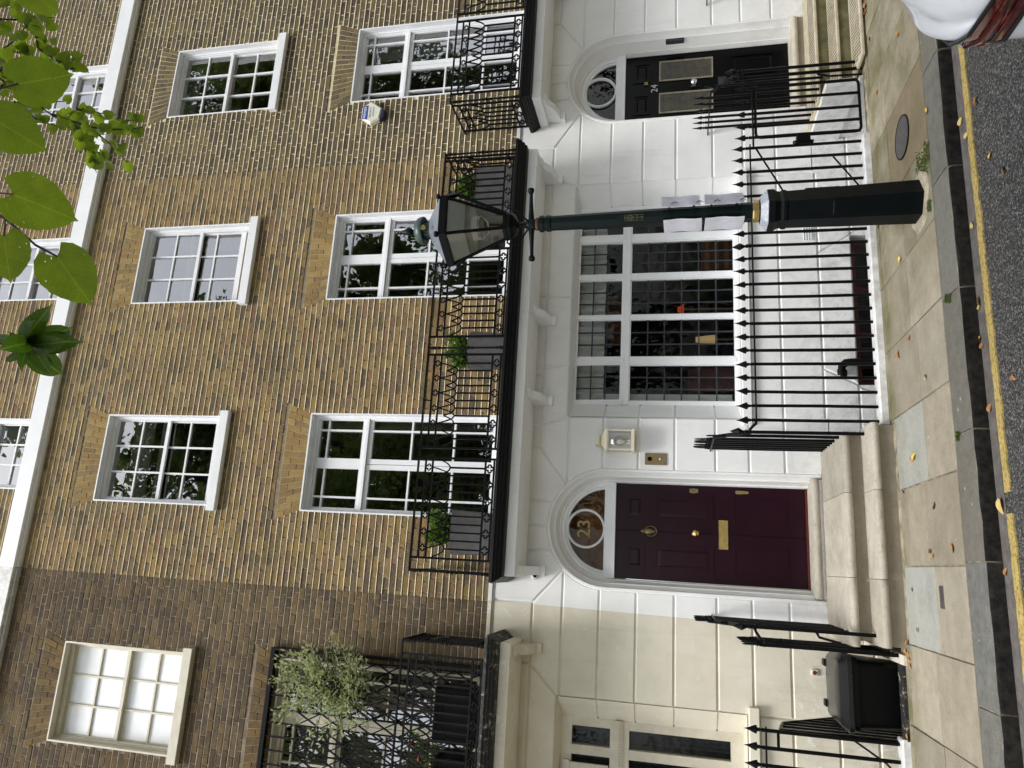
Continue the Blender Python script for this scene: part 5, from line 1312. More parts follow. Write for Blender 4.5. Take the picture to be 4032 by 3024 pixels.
# security grille of the first floor window of 22
gr = thing('window_grille', 'black folding lattice grille across the first floor window of the sooty house', 'grille', (-1.7, -.04, 3.62))
b = MB(); x0, x1, z0, z1, y = -2.62, -1.085, 3.60, 6.13, -.05
b.box(x0, x1, y-.025, y+.03, z1-.05, z1); b.box(x1-.03, x1, y-.025, y+.03, z0, z1-.05); b.box(x0, x0+.03, y-.025, y+.03, z0, z1-.05); b.box(x0, x1, y-.02, y+.02, z0, z0+.03); b.build('frame', M['balcblack'], gr)
for i in range(11):
    x = -1.16-i*.138; b = MB(); b.box(x-.008, x+.008, y-.012, y+.004, z0+.03, z1-.05); b.build('upright', M['balcblack'], gr)
ww = .138; DL = {}
for s_ in (-1, 1): b = MB(); b.tube([(0, 0, 0 if s_ > 0 else .27), (-ww, 0, .27 if s_ > 0 else 0)], .010, 4); DL[s_] = b.mesh('lattice_bar', M['balcblack'])
for i in range(9):
    for j in range(7):
        for s_ in (-1, 1): inst(DL[s_], 'lattice_bar', gr, (-1.16-i*ww, y-.016-.002*s_, 3.72+j*.29))
# ================================================================== WHEELIE BIN
bn = thing('wheelie_bin', 'black wheelie bin with grey lid standing in the open gateway', 'bin', (-.90, -.72, -.62))
b = MB(); zb, zt = -.62, .36
def ring(w, d, z, cx=-.90, cy=-.72, r=.05):
    P = []
    for sx, sy, a0 in ((1, 1, 0), (-1, 1, pi/2), (-1, -1, pi), (1, -1, 3*pi/2)):
        for i in range(4): a = a0+pi/2*i/3; P.append((cx+sx*(w-r)+r*cos(a), cy+sy*(d-r)+r*sin(a), z))
    return P
def loft(b, rings, cap=True):
    n = len(rings[0]); v = [p for r in rings for p in r]; f = []
    for i in range(len(rings)-1):
        for k in range(n): j = (k+1) % n; f.append((i*n+k, i*n+j, (i+1)*n+j, (i+1)*n+k))
    if cap: f += [tuple(range(n-1, -1, -1)), tuple(range((len(rings)-1)*n, len(rings)*n))]
    b.add(v, f)
loft(b, [ring(.215, .22, -.57), ring(.22, .23, -.5), ring(.265, .30, .30), ring(.285, .32, .305), ring(.285, .32, .345)]); b.build('body', M['plasticblack'], bn, auto=40)
b = MB(); loft(b, [ring(.292, .335, .347), ring(.297, .34, .352), ring(.297, .34, .385), ring(.28, .32, .395), ring(.25, .28, .435), ring(.235, .26, .445), ring(.10, .12, .452)]); b.box(-1.10, -.70, -1.055, -1.03, .36, .385); b.build('lid', M['lidgrey'], bn, auto=35)
for x in (-1.13, -.67): b = MB(); b.tube([(x-.02, -.42, -.53), (x+.02, -.42, -.53)], .09, 14); b.build('wheel', M['tyre'], bn)
for x in (-1.07, -.73): b = MB(); b.bbox(x-.03, x+.03, -.43, -.36, .38, .46, .008); b.build('lid_hinge', M['plasticblack'], bn)

# ================================================================== LEAVES AND PLANTS
def leaf_mesh(name, L, W, mat, heart=.0, fold=.25, curl=.15, nl=8, serr=0.0, tip=.0):
    "leaf in the XY plane, stalk at the origin, tip towards +Y"
    b = MB(); cols = (-1, -.55, 0, .55, 1); V = []
    for i in range(nl+1):
        t_ = i/nl
        w_ = W*.5*(sin(pi*min(1, (t_*.96+.03))**(.62 if heart else .8))**.85)
        if t_ > .86 and tip: w_ *= .45
        sr = (1+serr*(1 if i % 2 else -1))
        for c_ in cols:
            yy = t_*L-heart*L*(abs(c_)**1.3)*max(0, .5-t_)*1.1
            xx = c_*w_*sr; V.append((xx, yy, abs(c_)*w_*fold-curl*L*t_*t_))
    for i in range(nl):
        for k in range(4): a = i*5+k; b.f.append((a, a+1, a+6, a+5)); b.m.append(0)
    b.v = V; return b.mesh(name, mat, True)
def tangent_rot(yaw, pitch, roll): return (Matrix.Rotation(yaw, 3, 'Z') @ Matrix.Rotation(pitch, 3, 'X') @ Matrix.Rotation(roll, 3, 'Y')).to_euler()
def leaf_cloud(name, mat, parent, gen, L, W, seed, n, fold=.2):
    "many small leaves joined into one crown; gen(r) gives a point and an outward direction"
    r = random.Random(seed); b = MB()
    for i in range(n):
        p, d = gen(r)
        d = (d+Vector((r.uniform(-.8, .8), r.uniform(-.8, .8), r.uniform(-.6, .6)))).normalized()
        s = d.cross(Vector((r.uniform(-1, 1), r.uniform(-1, 1), r.uniform(-1, 1)))).normalized(); u = s.cross(d)
        l, w_ = L*r.uniform(.6, 1.25), W*r.uniform(.7, 1.2)
        b.add([p, p+d*l*.5-s*w_*.5+u*w_*fold, p+d*l, p+d*l*.5+s*w_*.5+u*w_*fold, p+d*l*.5-u*w_*.1], [(0, 1, 4), (1, 2, 4), (2, 3, 4), (3, 0, 4)])
    return b.build(name, mat, parent)
def potted(label, cx, cy_, z0, w, d, h, kind, seed, fol=.31, taper=.9):
    T = thing('potted_shrub', label, 'potted plant', (cx, cy_, z0), 'pots on the balcony')
    b = MB()
    if kind == 'square': loft(b, [ring(w*taper, d*taper, z0, cx, cy_, .012), ring(w, d, z0+h, cx, cy_, .012)]); top = ring
    else:
        b.lathe([(w*taper, z0), (w*.97, z0+h*.8), (w, z0+h), (w*.94, z0+h), (w*.93, z0+h-.03)], cx, cy_, 24)
    b.build('pot', M['zinc'], T, auto=40)
    b = MB(); b.lathe([(w*.9, z0+h-.012), (0, z0+h-.004)], cx, cy_, 12, cap=False); b.build('soil', M['soil'], T)
    st_ = MB(); r = random.Random(seed); tips = []
    for i in range(26):
        a = r.uniform(0, 2*pi); q = r.uniform(.1, .8); p0 = Vector((cx+w*q*.6*cos(a), cy_+d*q*.6*sin(a), z0+h-.01)); p1 = Vector((cx+w*1.15*q*cos(a), cy_+d*1.1*q*sin(a), z0+h+fol*r.uniform(.55, 1)))
        st_.tube([p0, p0.lerp(p1, .5)+Vector((r.uniform(-.02, .02), r.uniform(-.02, .02), .01)), p1], .004, 4); tips.append((p0, p1))
    st_.build('stem', M['twig'], T)
    def gen(r):
        p0, p1 = r.choice(tips); t_ = r.uniform(.25, 1.05); p = p0.lerp(p1, t_)+Vector((r.gauss(0, .022), r.gauss(0, .022), r.gauss(0, .012)))
        return p, (p-Vector((cx, cy_, z0+h)))
    stuff(leaf_cloud('foliage', M['shrub'], T, gen, .062, .032, seed, 950))
potted('square zinc planter with glossy shrub at the left end of the middle balcony', .25, -.36, 3.552, .225, .20, .46, 'square', 3)
potted('round zinc planter with clipped shrub behind the middle balcony post', 2.235, -.36, 3.552, .225, .21, .42, 'round', 4, .27, .86)
potted('square zinc planter with leafy shrub at the right end of the middle balcony', 4.20, -.36, 3.552, .235, .20, .47, 'square', 5)
# balcony of 22: tub with an airy grey green shrub, a second tub and a geranium
tb = thing('potted_tree', 'airy grey green oleander in a panelled black tub on the left balcony', 'potted tree', (-1.48, -.42, 3.552))
def tub(T, cx, cy_, w, d, h):
    b = MB(); loft(b, [ring(w*.95, d*.95, 3.552, cx, cy_, .01), ring(w*.97, d*.97, 3.552+h-.03, cx, cy_, .01), ring(w, d, 3.552+h-.03, cx, cy_, .01), ring(w, d, 3.552+h, cx, cy_, .01)]); b.build('tub', M['plasticblack'], T)
    x0, x1, z0, z1, y = cx-w*.8, cx+w*.8, 3.60, 3.552+h-.08, cy_-d*.965
    c_ = .07; Q = [(x0+c_, z0), (x1-c_, z0), (x1, z0+c_), (x1, z1-c_), (x1-c_, z1), (x0+c_, z1), (x0, z1-c_), (x0, z0+c_), (x0+c_, z0)]
    b = MB(); b.tube([(x, y, z) for x, z in Q], .006, 4); b.build('moulding', M['plasticblack'], T)
tub(tb, -1.48, -.43, .245, .19, .47)
r = random.Random(11); b = MB(); tips = []
cen = Vector((-1.38, -.42, 5.30)); root = Vector((-1.47, -.42, 4.0))
for i in range(5): b.tube([root+Vector((r.uniform(-.05, .05), r.uniform(-.04, .04), 0)), root.lerp(cen, .45)+Vector((r.uniform(-.08, .08), 0, 0)), cen+Vector((r.uniform(-.15, .15), r.uniform(-.06, .06), r.uniform(-.35, -.1)))], .01, 5, rs=[.013, .010, .006])
for i in range(60):
    v = Vector((r.gauss(0, 1), r.gauss(0, .6), r.gauss(0, 1))).normalized(); e = cen+Vector((v.x*.50, v.y*.22, v.z*.66))*r.uniform(.65, 1.0)
    m = cen.lerp(e, .45)+Vector((r.uniform(-.05, .05), 0, r.uniform(-.12, 0))); p0 = cen+Vector((r.uniform(-.2, .2), 0, r.uniform(-.45, .1)))
    b.tube([p0, m, e], .004, 4, rs=[.006, .004, .002]); tips += [(m, e), (m, e), (p0.lerp(m, .5), m)]
b.build('stem', M['bark'], tb)
def gen(r):
    p0, p1 = r.choice(tips); p = p0.lerp(p1, r.uniform(.1, 1.1))
    if p.y > -.08: p.y = -.08
    p = p+Vector((r.gauss(0, .03), r.gauss(0, .03), r.gauss(0, .03))); return p, (p1-p0).normalized()*.35+Vector((0, -.1, .25))
stuff(leaf_cloud('foliage', M['olive'], tb, gen, .08, .022, 12, 2100))
tb2 = thing('potted_plant', 'straggly geranium with pink flowers in a black tub at the far left', 'potted plant', (-2.05, -.43, 3.552))
tub(tb2, -2.06, -.43, .22, .19, .43)
r = random.Random(5); b = MB(); tips = []
for i in range(14):
    p = Vector((-2.0+r.uniform(-.15, .2), -.45+r.uniform(-.1, .1), 3.96)); e = p+Vector((r.uniform(-.1, .28), r.uniform(-.12, .05), r.uniform(.1, .38))); b.tube([p, p.lerp(e, .5)+Vector((.02, 0, .02)), e], .005, 4); tips.append((p, e))
b.build('stem', M['twig'], tb2)
stuff(leaf_cloud('foliage', M['shrub'], tb2, lambda r: ((lambda q: (q[0].lerp(q[1], r.uniform(.4, 1.05)), Vector((r.uniform(-1, 1), r.uniform(-1, 0), .2))))(r.choice(tips))), .05, .03, 8, 130))
for i in (2, 5, 9): p = tips[i][1]; b = MB(); [b.lathe([(0, 0), (.014, .006), (.01, .014), (0, .018)], 0, 0, 5, cap=False) for _ in range(6)]; b.v = [(p.x+x+.016*cos((k//20)*1.05), p.y+y+.014*sin((k//20)*1.05), p.z+z) for k, (x, y, z) in enumerate(b.v)]; b.build('flower', M['flower'], tb2)

# ================================================================== STREET TREE WHOSE BRANCHES HANG INTO THE PICTURE
ME_BIG = leaf_mesh('leaf', .105, .10, M['leaf'], heart=.35, fold=.16, curl=.10, nl=14, serr=.018, tip=.1)
ME_LIME = leaf_mesh('leaf', .075, .066, M['leaf'], heart=.3, fold=.2, curl=.12, nl=8, serr=.02, tip=.1)
ME_LANCE = leaf_mesh('leaf', .105, .036, M['leafdark'], heart=0, fold=.3, curl=.12, nl=10, tip=.1)
def P3(x, y, dist): return CAM+ray(x, y)*dist
lime = thing('lime_tree', 'lime tree whose heart shaped leaves hang in from the top right', 'tree', (1.9, -9.2, 0.0))
b = MB(); b.tube([(1.9, -9.2, 0), (1.92, -9.2, 1.2), (1.95, -9.15, 2.6), (1.9, -9.1, 4.2), (1.8, -9.1, 6.0), (1.7, -9.2, 9)], .2, 12, rs=[.26, .21, .19, .17, .13, .05]); b.build('trunk', M['bark'], lime, auto=60)
# limb reaching over the road
hub = P3(-160, 520, 5.2); near = P3(-260, 900, 1.45)
b = MB(); b.tube([(1.9, -9.1, 4.4), (2.2, -8.2, 5.2), (2.6, -6.6, 5.9), tuple(P3(-420, 430, 5.4)), tuple(hub)], .05, 8, rs=[.09, .07, .05, .03, .016]); b.tube([(1.9, -9.1, 3.4), (1.3, -8.6, 3.6), (.6, -7.6, 3.4), tuple(near)], .03, 6, rs=[.05, .035, .02, .008]); limb = b.build('branch', M['bark'], lime)
r = random.Random(21)
def facing_leaf(me, p, tipdir, tilt, parent, s=1.0):
    "leaf at p, tip towards tipdir, blade roughly facing the viewer and tilted"
    y = tipdir.normalized(); n = (CAM-p).normalized(); n = (n+Vector((r.uniform(-tilt, tilt), r.uniform(-tilt, tilt), r.uniform(-tilt, tilt)))).normalized()
    x = y.cross(n).normalized(); n = x.cross(y)
    o = bpy.data.objects.new('leaf', me); o.matrix_local = Matrix(((x.x*s, y.x*s, n.x*s, p.x), (x.y*s, y.y*s, n.y*s, p.y), (x.z*s, y.z*s, n.z*s, p.z), (0, 0, 0, 1)))
    C.objects.link(o); o.parent = parent; return o
def imdir(p, dx, dy):
    "world direction that runs along a picture direction at the depth of p"
    return (-UP*dx - RT*dy).normalized()
# big leaves close to the camera (stalk pixel, tip pixel)
class TW:
    def tube(s, *a, **k): b = MB(); b.tube(*a, **k); b.build('twig', M['twig'], lime)
tw = TW()
for (sx, sy), (tx_, ty_), dist, s in (((72, 330), (292, 295), 1.22, 1.0), ((-30, 465), (187, 597), 1.1, 1.05), ((50, 765), (310, 868), 1.18, 1.02), ((15, 930), (40, 1115), 1.12, .92), ((225, 1010), (360, 1205), 1.12, .98), ((95, -50), (238, 56), 1.25, .95)):
    p = P3(sx, sy, dist); e = P3(tx_, ty_, dist); me_l = (e-p).length/.105
    facing_leaf(ME_BIG, p, e-p, .22, limb, me_l)
pts = [near, P3(-60, 820, 1.25), P3(20, 860, 1.2), P3(140, 965, 1.14), P3(225, 1010, 1.12)]
tw.tube(pts, .0016, 6, rs=[.004, .003, .002, .0016, .0013]); tw.tube([P3(20, 860, 1.2), P3(20, 890, 1.16), P3(15, 930, 1.12)], .0012, 5); tw.tube([P3(-60, 760, 1.2), P3(0, 760, 1.2), P3(50, 765, 1.18)], .0012, 5); tw.tube([P3(-200, 300, 1.25), P3(-40, 360, 1.23), P3(72, 330, 1.22)], .0014, 5); tw.tube([P3(-200, 300, 1.25), P3(-30, 465, 1.1)], .0014, 5)
tw.tube([near, P3(-300, 600, 1.35), P3(-200, 300, 1.25), P3(-100, -60, 1.25), P3(95, -50, 1.25)], .003, 5)
# twigs of small leaves further out; pixel polylines
twigs = [[(-160, 520), (20, 325), (75, 360), (200, 450), (300, 520), (370, 615)], [(-160, 520), (-20, 220), (55, 160), (120, 80)], [(-100, 200), (0, 75), (75, 78), (150, 70), (210, 70)], [(150, 70), (95, 90), (130, 130), (180, 160)],
         [(75, 360), (70, 420), (160, 480), (250, 500)], [(200, 450), (290, 480), (310, 530), (340, 600), (345, 620)], [(250, 450), (290, 470), (330, 480)], [(290, 480), (350, 500), (430, 510), (510, 510), (560, 500)], [(350, 500), (400, 540), (450, 580), (500, 640)], [(300, 520), (330, 560), (360, 620), (380, 680)], [(430, 510), (480, 480), (540, 470)],
         [(20, 325), (-10, 300), (40, 200), (90, 210), (140, 240), (215, 240)], [(140, 130), (150, 190), (215, 235), (260, 250), (300, 235)], [(0, 480), (60, 400), (110, 420)], [(-60, 60), (10, 20), (60, 20)], [(215, 235), (260, 270), (320, 270)], [(75, 360), (150, 400), (250, 400)], [(-20, 430), (40, 440), (90, 480)], [(300, 430), (360, 440), (420, 450)], [(330, 560), (400, 610), (440, 640)]]
lv = []
for tline in twigs:
    dist = 4.6+r.uniform(-.35, .35)
    pp_ = [P3(x, y, dist+r.uniform(-.06, .06)) for x, y in tline]; tw.tube(pp_, .004, 5, rs=[.007-.005*i/(len(pp_)-1) for i in range(len(pp_))])
    for a, c in zip(pp_, pp_[1:]):
        n = max(3, int((c-a).length/.032))
        for i in range(n):
            q = a.lerp(c, (i+r.random())/n); px_y = proj(q)
            if px_y[0] < -60: continue
            d = imdir(q, r.uniform(-.2, 1.1), r.uniform(-1, 1)); st = q+Vector((r.uniform(-.02, .02), r.uniform(-.02, .02), r.uniform(-.03, .01)))
            lv.append((st, d))
r.shuffle(lv)
for p, d in lv[:285]: facing_leaf(ME_LIME, p, d, .6, limb, r.uniform(.55, .92))
# the crown above and behind the camera
def crown_gen(c, rad, hz, seed):
    c = Vector(c); RND = random.Random(seed)
    cl = [(c+Vector((RND.gauss(0, .45)*rad, RND.gauss(0, .45)*rad, RND.gauss(0, .42)*hz)), RND.uniform(.5, 1.1)) for _ in range(26)]
    def g(r):
        q, s = r.choice(cl); v = Vector((r.gauss(0, 1), r.gauss(0, 1), r.gauss(0, 1))).normalized()*s*(r.random()**.4)*rad*.34
        return q+v, v.normalized()+Vector((0, 0, -.3))
    return g
stuff(leaf_cloud('crown', M['farleaf'], lime, crown_gen((1.6, -10.6, 8.4), 3.8, 4.0, 5), .21, .18, 31, 9000))
# second small tree with narrow dark leaves
mg_ = thing('ornamental_tree', 'small tree with narrow dark leaves hanging in a whorl at the picture edge', 'tree', (-1.4, -8.9, 0.0))
w0 = P3(98, 1358, 1.75)
b = MB(); b.tube([(-1.4, -8.9, 0), (-1.38, -8.88, 1.2), (-1.2, -8.7, 2.4), (-.9, -8.3, 3.3), tuple(P3(-500, 1330, 2.1)), tuple(P3(-150, 1335, 1.85)), tuple(w0)], .03, 8, rs=[.06, .05, .042, .03, .012, .006, .004]); tk = b.build('trunk', M['bark'], mg_, auto=60)
for tx_, ty_, L_ in ((200, 1215, 1.0), (305, 1265, 1.15), (250, 1345, .9), (305, 1342, 1.1), (310, 1358, 1.2), (290, 1490, 1.25), (165, 1480, .95), (70, 1440, .9), (40, 1300, .85), (100, 1265, .7), (20, 1420, .85), (-40, 1330, .9), (0, 1370, .8), (280, 1400, 1.0), (215, 1440, 1.0), (90, 1260, .6)):
    e = P3(tx_, ty_, 1.75+r.uniform(-.12, .12)); facing_leaf(ME_LANCE, w0+Vector((r.uniform(-.008, .008), r.uniform(-.008, .008), r.uniform(-.008, .008))), e-w0, .45, tk, (e-w0).length/.105)
stuff(leaf_cloud('crown', M['farleaf'], mg_, crown_gen((-1.7, -9.3, 4.9), 1.0, .9, 6), .10, .045, 33, 900))
# square garden trees across the street, seen in the window panes
def far_tree(label, x, y, h, rad, seed, nl=8000, cf=.54):
    T = thing('plane_tree', label, 'tree', (x, y, 0.0), 'garden trees across the street')
    r2_ = random.Random(seed); b = MB(); pts = [(x+r2_.uniform(-.15, .15)*i, y+r2_.uniform(-.15, .15)*i, h*.8*i/7) for i in range(8)]
    b.tube(pts, .3, 10, rs=[.42-.05*i for i in range(8)])
    for i in range(9):
        a = r2_.uniform(0, 2*pi); z = h*r2_.uniform(.3, .7); L_ = rad*r2_.uniform(.5, .95); b.tube([(x, y, z), (x+cos(a)*L_*.5, y+sin(a)*L_*.5, z+L_*.35), (x+cos(a)*L_, y+sin(a)*L_, z+L_*.6)], .1, 6, rs=[.14, .08, .03])
    b.build('trunk', M['bark'], T, auto=60)
    stuff(leaf_cloud('crown', M['farleaf'], T, crown_gen((x, y, h*cf), rad, h*.46, seed), .42, .38, seed, nl))
far_tree('tall plane tree mirrored in the left hand window panes', 1.6, -17.0, 29, 6.4, 41, 17000, .64)
far_tree('broad plane tree mirrored in the panes above the black door', 20.5, -19, 30, 6.8, 42, 16000, .66)
far_tree('low spreading tree mirrored in the middle window panes', 8.7, -16.5, 20.0, 3.6, 43, 9000, .52)
far_tree('plane tree mirrored in the window of the sooty house', -8.0, -18, 20, 5.5, 44)
far_tree('plane tree mirrored in the far right panes', 30.0, -17, 17, 5.5, 45)

# ================================================================== CAR
car = thing('parked_car', 'white parked car showing its rear corner and red tail lamp', 'car', (4.2, -5.85, -.1))
cx0, yc = 1.95, -5.86       # rear end, centre line
def csec(x, hw, zb, zw, zt, tw_):
    "closed half-round section: sill, side, shoulder, roof"
    pts = [(hw*.86, zb), (hw*.97, zb+.10), (hw, zb+.28), (hw*.985, zw-.10), (hw*.955, zw-.02), (hw*.90, zw), (tw_, zt-.05), (tw_*.9, zt), (tw_*.5, zt+.02)]
    full = pts+[(-a, z) for a, z in reversed(pts)]
    return [(x, yc+a, z-.1) for a, z in full]
secs = [csec(cx0, .50, .42, .74, .80, .42), csec(cx0+.03, .66, .34, .82, .86, .55), csec(cx0+.10, .77, .28, .88, .94, .64), csec(cx0+.22, .845, .25, .935, 1.02, .68), csec(cx0+.45, .89, .22, .96, 1.24, .66), csec(cx0+.8, .90, .2, .96, 1.40, .64), csec(cx0+1.6, .90, .2, .95, 1.45, .63), csec(cx0+2.4, .90, .2, .94, 1.42, .62), csec(cx0+3.1, .89, .2, .92, 1.06, .66), csec(cx0+3.9, .85, .22, .84, .90, .6), csec(cx0+4.25, .66, .3, .70, .74, .4)]
def crom(p0, p1, p2, p3, t_): return tuple(.5*(2*b_+(c_-a_)*t_+(2*a_-5*b_+4*c_-d_)*t_*t_+(3*b_-a_-3*c_+d_)*t_**3) for a_, b_, c_, d_ in zip(p0, p1, p2, p3))
fine = []
for i in range(len(secs)-1):
    S = [secs[max(0, i-1)], secs[i], secs[i+1], secs[min(len(secs)-1, i+2)]]
    for q in range(5): fine.append([crom(*[s_[k_] for s_ in S], q/5) for k_ in range(len(secs[0]))])
fine.append(secs[-1])
def ringsm(R_):
    n_ = len(R_); return [crom(R_[(k_-1) % n_], R_[k_], R_[(k_+1) % n_], R_[(k_+2) % n_], q/3) for k_ in range(n_) for q in range(3)]
fine = [ringsm(R_) for R_ in fine]
b = MB(); loft(b, fine); body = b.build('body', M['carwhite'], car, auto=60)
def surf(x, z):
    "half width of the body at x, z by interpolation between sections"
    for s0, s1 in zip(secs, secs[1:]):
        if s0[0][0] <= x <= s1[0][0]:
            t_ = (x-s0[0][0])/(s1[0][0]-s0[0][0]); S = [tuple(a+(c-a)*t_ for a, c in zip(p, q)) for p, q in zip(s0, s1)][:9]; break
    else: S = secs[0][:9]
    for p, q in zip(S, S[1:]):
        if p[2] <= z <= q[2] and q[2] > p[2]: return p[1]-yc+(q[1]-p[1])*(z-p[2])/(q[2]-p[2])
    return S[4][1]-yc
for s in (1, -1):
    lb = MB(); rows = 8; colx = [cx0+.004, cx0+.006, cx0+.03, cx0+.06, cx0+.10, cx0+.15, cx0+.22, cx0+.32]
    TOP = [.70, .705, .71, .715, .72, .725, .725, .72]; BOT = [.60, .585, .575, .572, .575, .585, .61, .66]
    yoff = lambda i, x, z: .26 if i == 0 else surf(x, z)
    for i, x in enumerate(colx):
        for j in range(rows+1):
            z = BOT[i]+(TOP[i]-BOT[i])*j/rows; lb.v.append((x-.012, yc+s*(yoff(i, x, z)+.008), z))
    for i in range(len(colx)-1):
        for j in range(rows): a = i*(rows+1)+j; lb.f.append((a, a+1, a+rows+2, a+rows+1)); lb.m.append(0)
    # rear facing part of the lamp
    m0 = len(lb.v)
    lb.build('tail_lamp', M['tail'], car, smooth=True)
    tb_ = MB()
    for Q in (TOP, BOT): tb_.tube([(x-.013, yc+s*(yoff(i, x, Q[i])+.010), Q[i]) for i, x in enumerate(colx)], .009, 5)
    tb_.build('lamp_seal', M['trimblack'], car)
    for fr_, mt_, rr_ in ((.30, 'tail', .007), (.62, 'tail', .010)):
        sb_ = MB(); sb_.tube([(x-.016, yc+s*(yoff(i, x, BOT[i]+(TOP[i]-BOT[i])*fr_)+.011), BOT[i]+(TOP[i]-BOT[i])*fr_) for i, x in enumerate(colx[:-1])], rr_, 6); sb_.build('lamp_rib', M[mt_], car)
for s in (1, -1):
    for x in (cx0+.85, cx0+3.45):
        b = MB(); b.tube([(x, yc+s*.72, .22), (x, yc+s*.885, .22)], .32, 22); wv = b.build('wheel', M['tyre'], car)
        b = MB(); b.tube([(x, yc+s*.87, .22), (x, yc+s*.893, .22)], .22, 16); b.build('rim', M['alloy'], wv)
b = MB(); S5, S6 = secs[4], secs[7]
for s in (0, 1):
    pa_ = [secs[i][5 if s == 0 else 12] for i in range(4, 9)]; pb_ = [secs[i][6 if s == 0 else 11] for i in range(4, 9)]
    o_ = .006 if s == 0 else -.006
    for i in range(4): b.add([(p[0], p[1]+o_, p[2]+.02*k) for p, k in ((pa_[i], 1), (pa_[i+1], 1), (pb_[i+1], -1), (pb_[i], -1))], [(0, 1, 2, 3)])
b.build('side_window', M['carglass'], car)
b = MB(); b.add([(secs[3][6][0]-.02, secs[3][6][1]-.05, secs[3][6][2]+.01), (secs[3][11][0]-.02, secs[3][11][1]+.05, secs[3][11][2]+.01), (secs[5][11][0]-.03, secs[5][11][1]+.05, secs[5][11][2]+.02), (secs[5][6][0]-.03, secs[5][6][1]-.05, secs[5][6][2]+.02)], [(0, 1, 2, 3)]); b.build('rear_window', M['carglass'], car)

# ================================================================== SMALL THINGS ON THE GROUND
mh = thing('manhole_cover', 'round dark iron cover set in the pinkish pavement slab', 'manhole cover', (3.46, -2.14, 0))
b = MB(); b.lathe([(.165, -.02), (.165, .005), (.150, .007), (0, .007)], 3.46, -2.14, 28); b.build('cover', M['iron'], mh)
b = MB(); b.tube([(3.46+.172*cos(a), -2.14+.172*sin(a), .003) for a in [2*pi*i/28 for i in range(29)]], .006, 5, cap=False); b.build('rim', M['blackold'], mh)
sp_ = at(3710, 2352, 2, .0)
sc2 = thing('stopcock_cover', 'small rectangular iron cover in the flagstone before the pale steps', 'cover', (sp_.x, sp_.y, 0))
b = MB(); b.bbox(sp_.x-.075, sp_.x+.075, sp_.y-.035, sp_.y+.035, -.01, .005, .002); b.build('plate', M['iron'], sc2)
b = MB()
for i in range(10): x = sp_.x-.065+i*.0135; b.box(x, x+.005, sp_.y-.028, sp_.y+.028, .0045, .0075)
b.build('rib', M['iron'], sc2)
ME_FALL = [leaf_mesh('fallen_leaf', .062, .045, M[m_], heart=.15, fold=.35, curl=.25, nl=6) for m_ in ('leafyellow', 'leaforange', 'leafbrown', 'leafpale')]
def fallen(x, y, kind, label, z=None, s=1.0, group=None, plane=2):
    z = 0.0 if z is None else z
    p = at(x, y, 2, z); o = bpy.data.objects.new('fallen_leaf', ME_FALL[kind]); o.location = (p.x, p.y, z+.010); o.rotation_euler = (RND.uniform(-.25, .25), RND.uniform(-.25, .25), RND.uniform(0, 6.3)); o.scale = (s, s, s)
    C.objects.link(o); return tag(o, label, 'leaf', group or 'fallen leaves')
fallen(3864, 1205, 0, 'large yellow leaf lying in the gutter against the yellow line', -.1, 1.7)
fallen(3535, 1390, 1, 'curled tan leaf on the pavement near the middle railings', 0, 1.2); fallen(3585, 1330, 1, 'small orange leaf on the joint between two flags', 0, .9)
fallen(3550, 1015, 0, 'bright yellow leaf on the flags just left of the lamp base', 0, .9); fallen(3462, 885, 0, 'yellow leaf on the plinth edge behind the lamp base', 0, .9)
fallen(3600, 1810, 0, 'yellow leaf on the pale grey flag before the steps', 0, 1.1); fallen(3592, 1800, 1, 'brown orange leaf touching the yellow one on the pale grey flag', 0, .8)
fallen(3755, 2150, 1, 'crumpled orange leaf on the flag in front of the steps', 0, 1.3); fallen(3668, 2170, 2, 'small red brown leaf beside the stopcock cover', 0, .8); fallen(3674, 2198, 1, 'tiny orange leaf above the stopcock cover', 0, .6)
fallen(3683, 1985, 1, 'orange leaf below the second step, centre', 0, 1.0); fallen(3558, 1925, 2, 'brown leaf against the foot of the bottom step', 0, .8); fallen(3411, 2103, 0, 'yellow leaf on the edge of the bottom step', .165, .9)
fallen(3595, 2315, 2, 'small dark red leaf on the long pale flag', 0, .6); fallen(3617, 2473, 2, 'dark red leaf on the left end of the pale flag', 0, .6)
fallen(3650, 1490, 3, 'pale leaf on the broad flag by the kerb', 0, .8); fallen(3453, 375, 1, 'orange leaf on the mossy flags by the gate', 0, .9); fallen(3424, 160, 1, 'brown leaf by the foot of the mossy steps', 0, 1.0); fallen(3534, 140, 1, 'orange leaf near the kerb at the picture edge', 0, 1.0)
fallen(3944, 1965, 3, 'pale tan leaf lying on the yellow line at the left', -.1, 1.6); fallen(3656, 430, 0, 'yellow leaf on the kerb beyond the manhole', 0, .9)
fallen(3788, 490, 3, 'pale leaf in the gutter beyond the lamp', -.1, 1.1); fallen(3806, 545, 3, 'cream leaf on the yellow line beyond the lamp', -.1, 1.0)
ORD = 'first second third fourth fifth sixth seventh eighth ninth tenth eleventh twelfth thirteenth fourteenth fifteenth'.split()
road_leaves = sorted([(3872, 1370, 1), (3866, 1325, 0), (3902, 1620, 1), (3838, 890, 3), (3965, 2264, 1), (3850, 380, 1), (3903, 620, 0), (3960, 680, 1), (3990, 1480, 1)], key=lambda q: -q[1])
for i, (x, y, k_) in enumerate(road_leaves): fallen(x, y, k_, ORD[i]+' small '+('yellow', 'tan', 'brown', 'pale')[k_]+' leaf on the road counted from the cream house end', -.1, RND.uniform(.6, 1.0), 'small leaves scattered on the road')
for x, y in ((3570, 2560), (3575, 2575), (3580, 2595), (3585, 2615), (3572, 2540), (3578, 2890)): fallen(x, y, 1, 'orange leaf caught at the black gateway sill', 0.0, .8, 'leaves caught at the gateway sill')
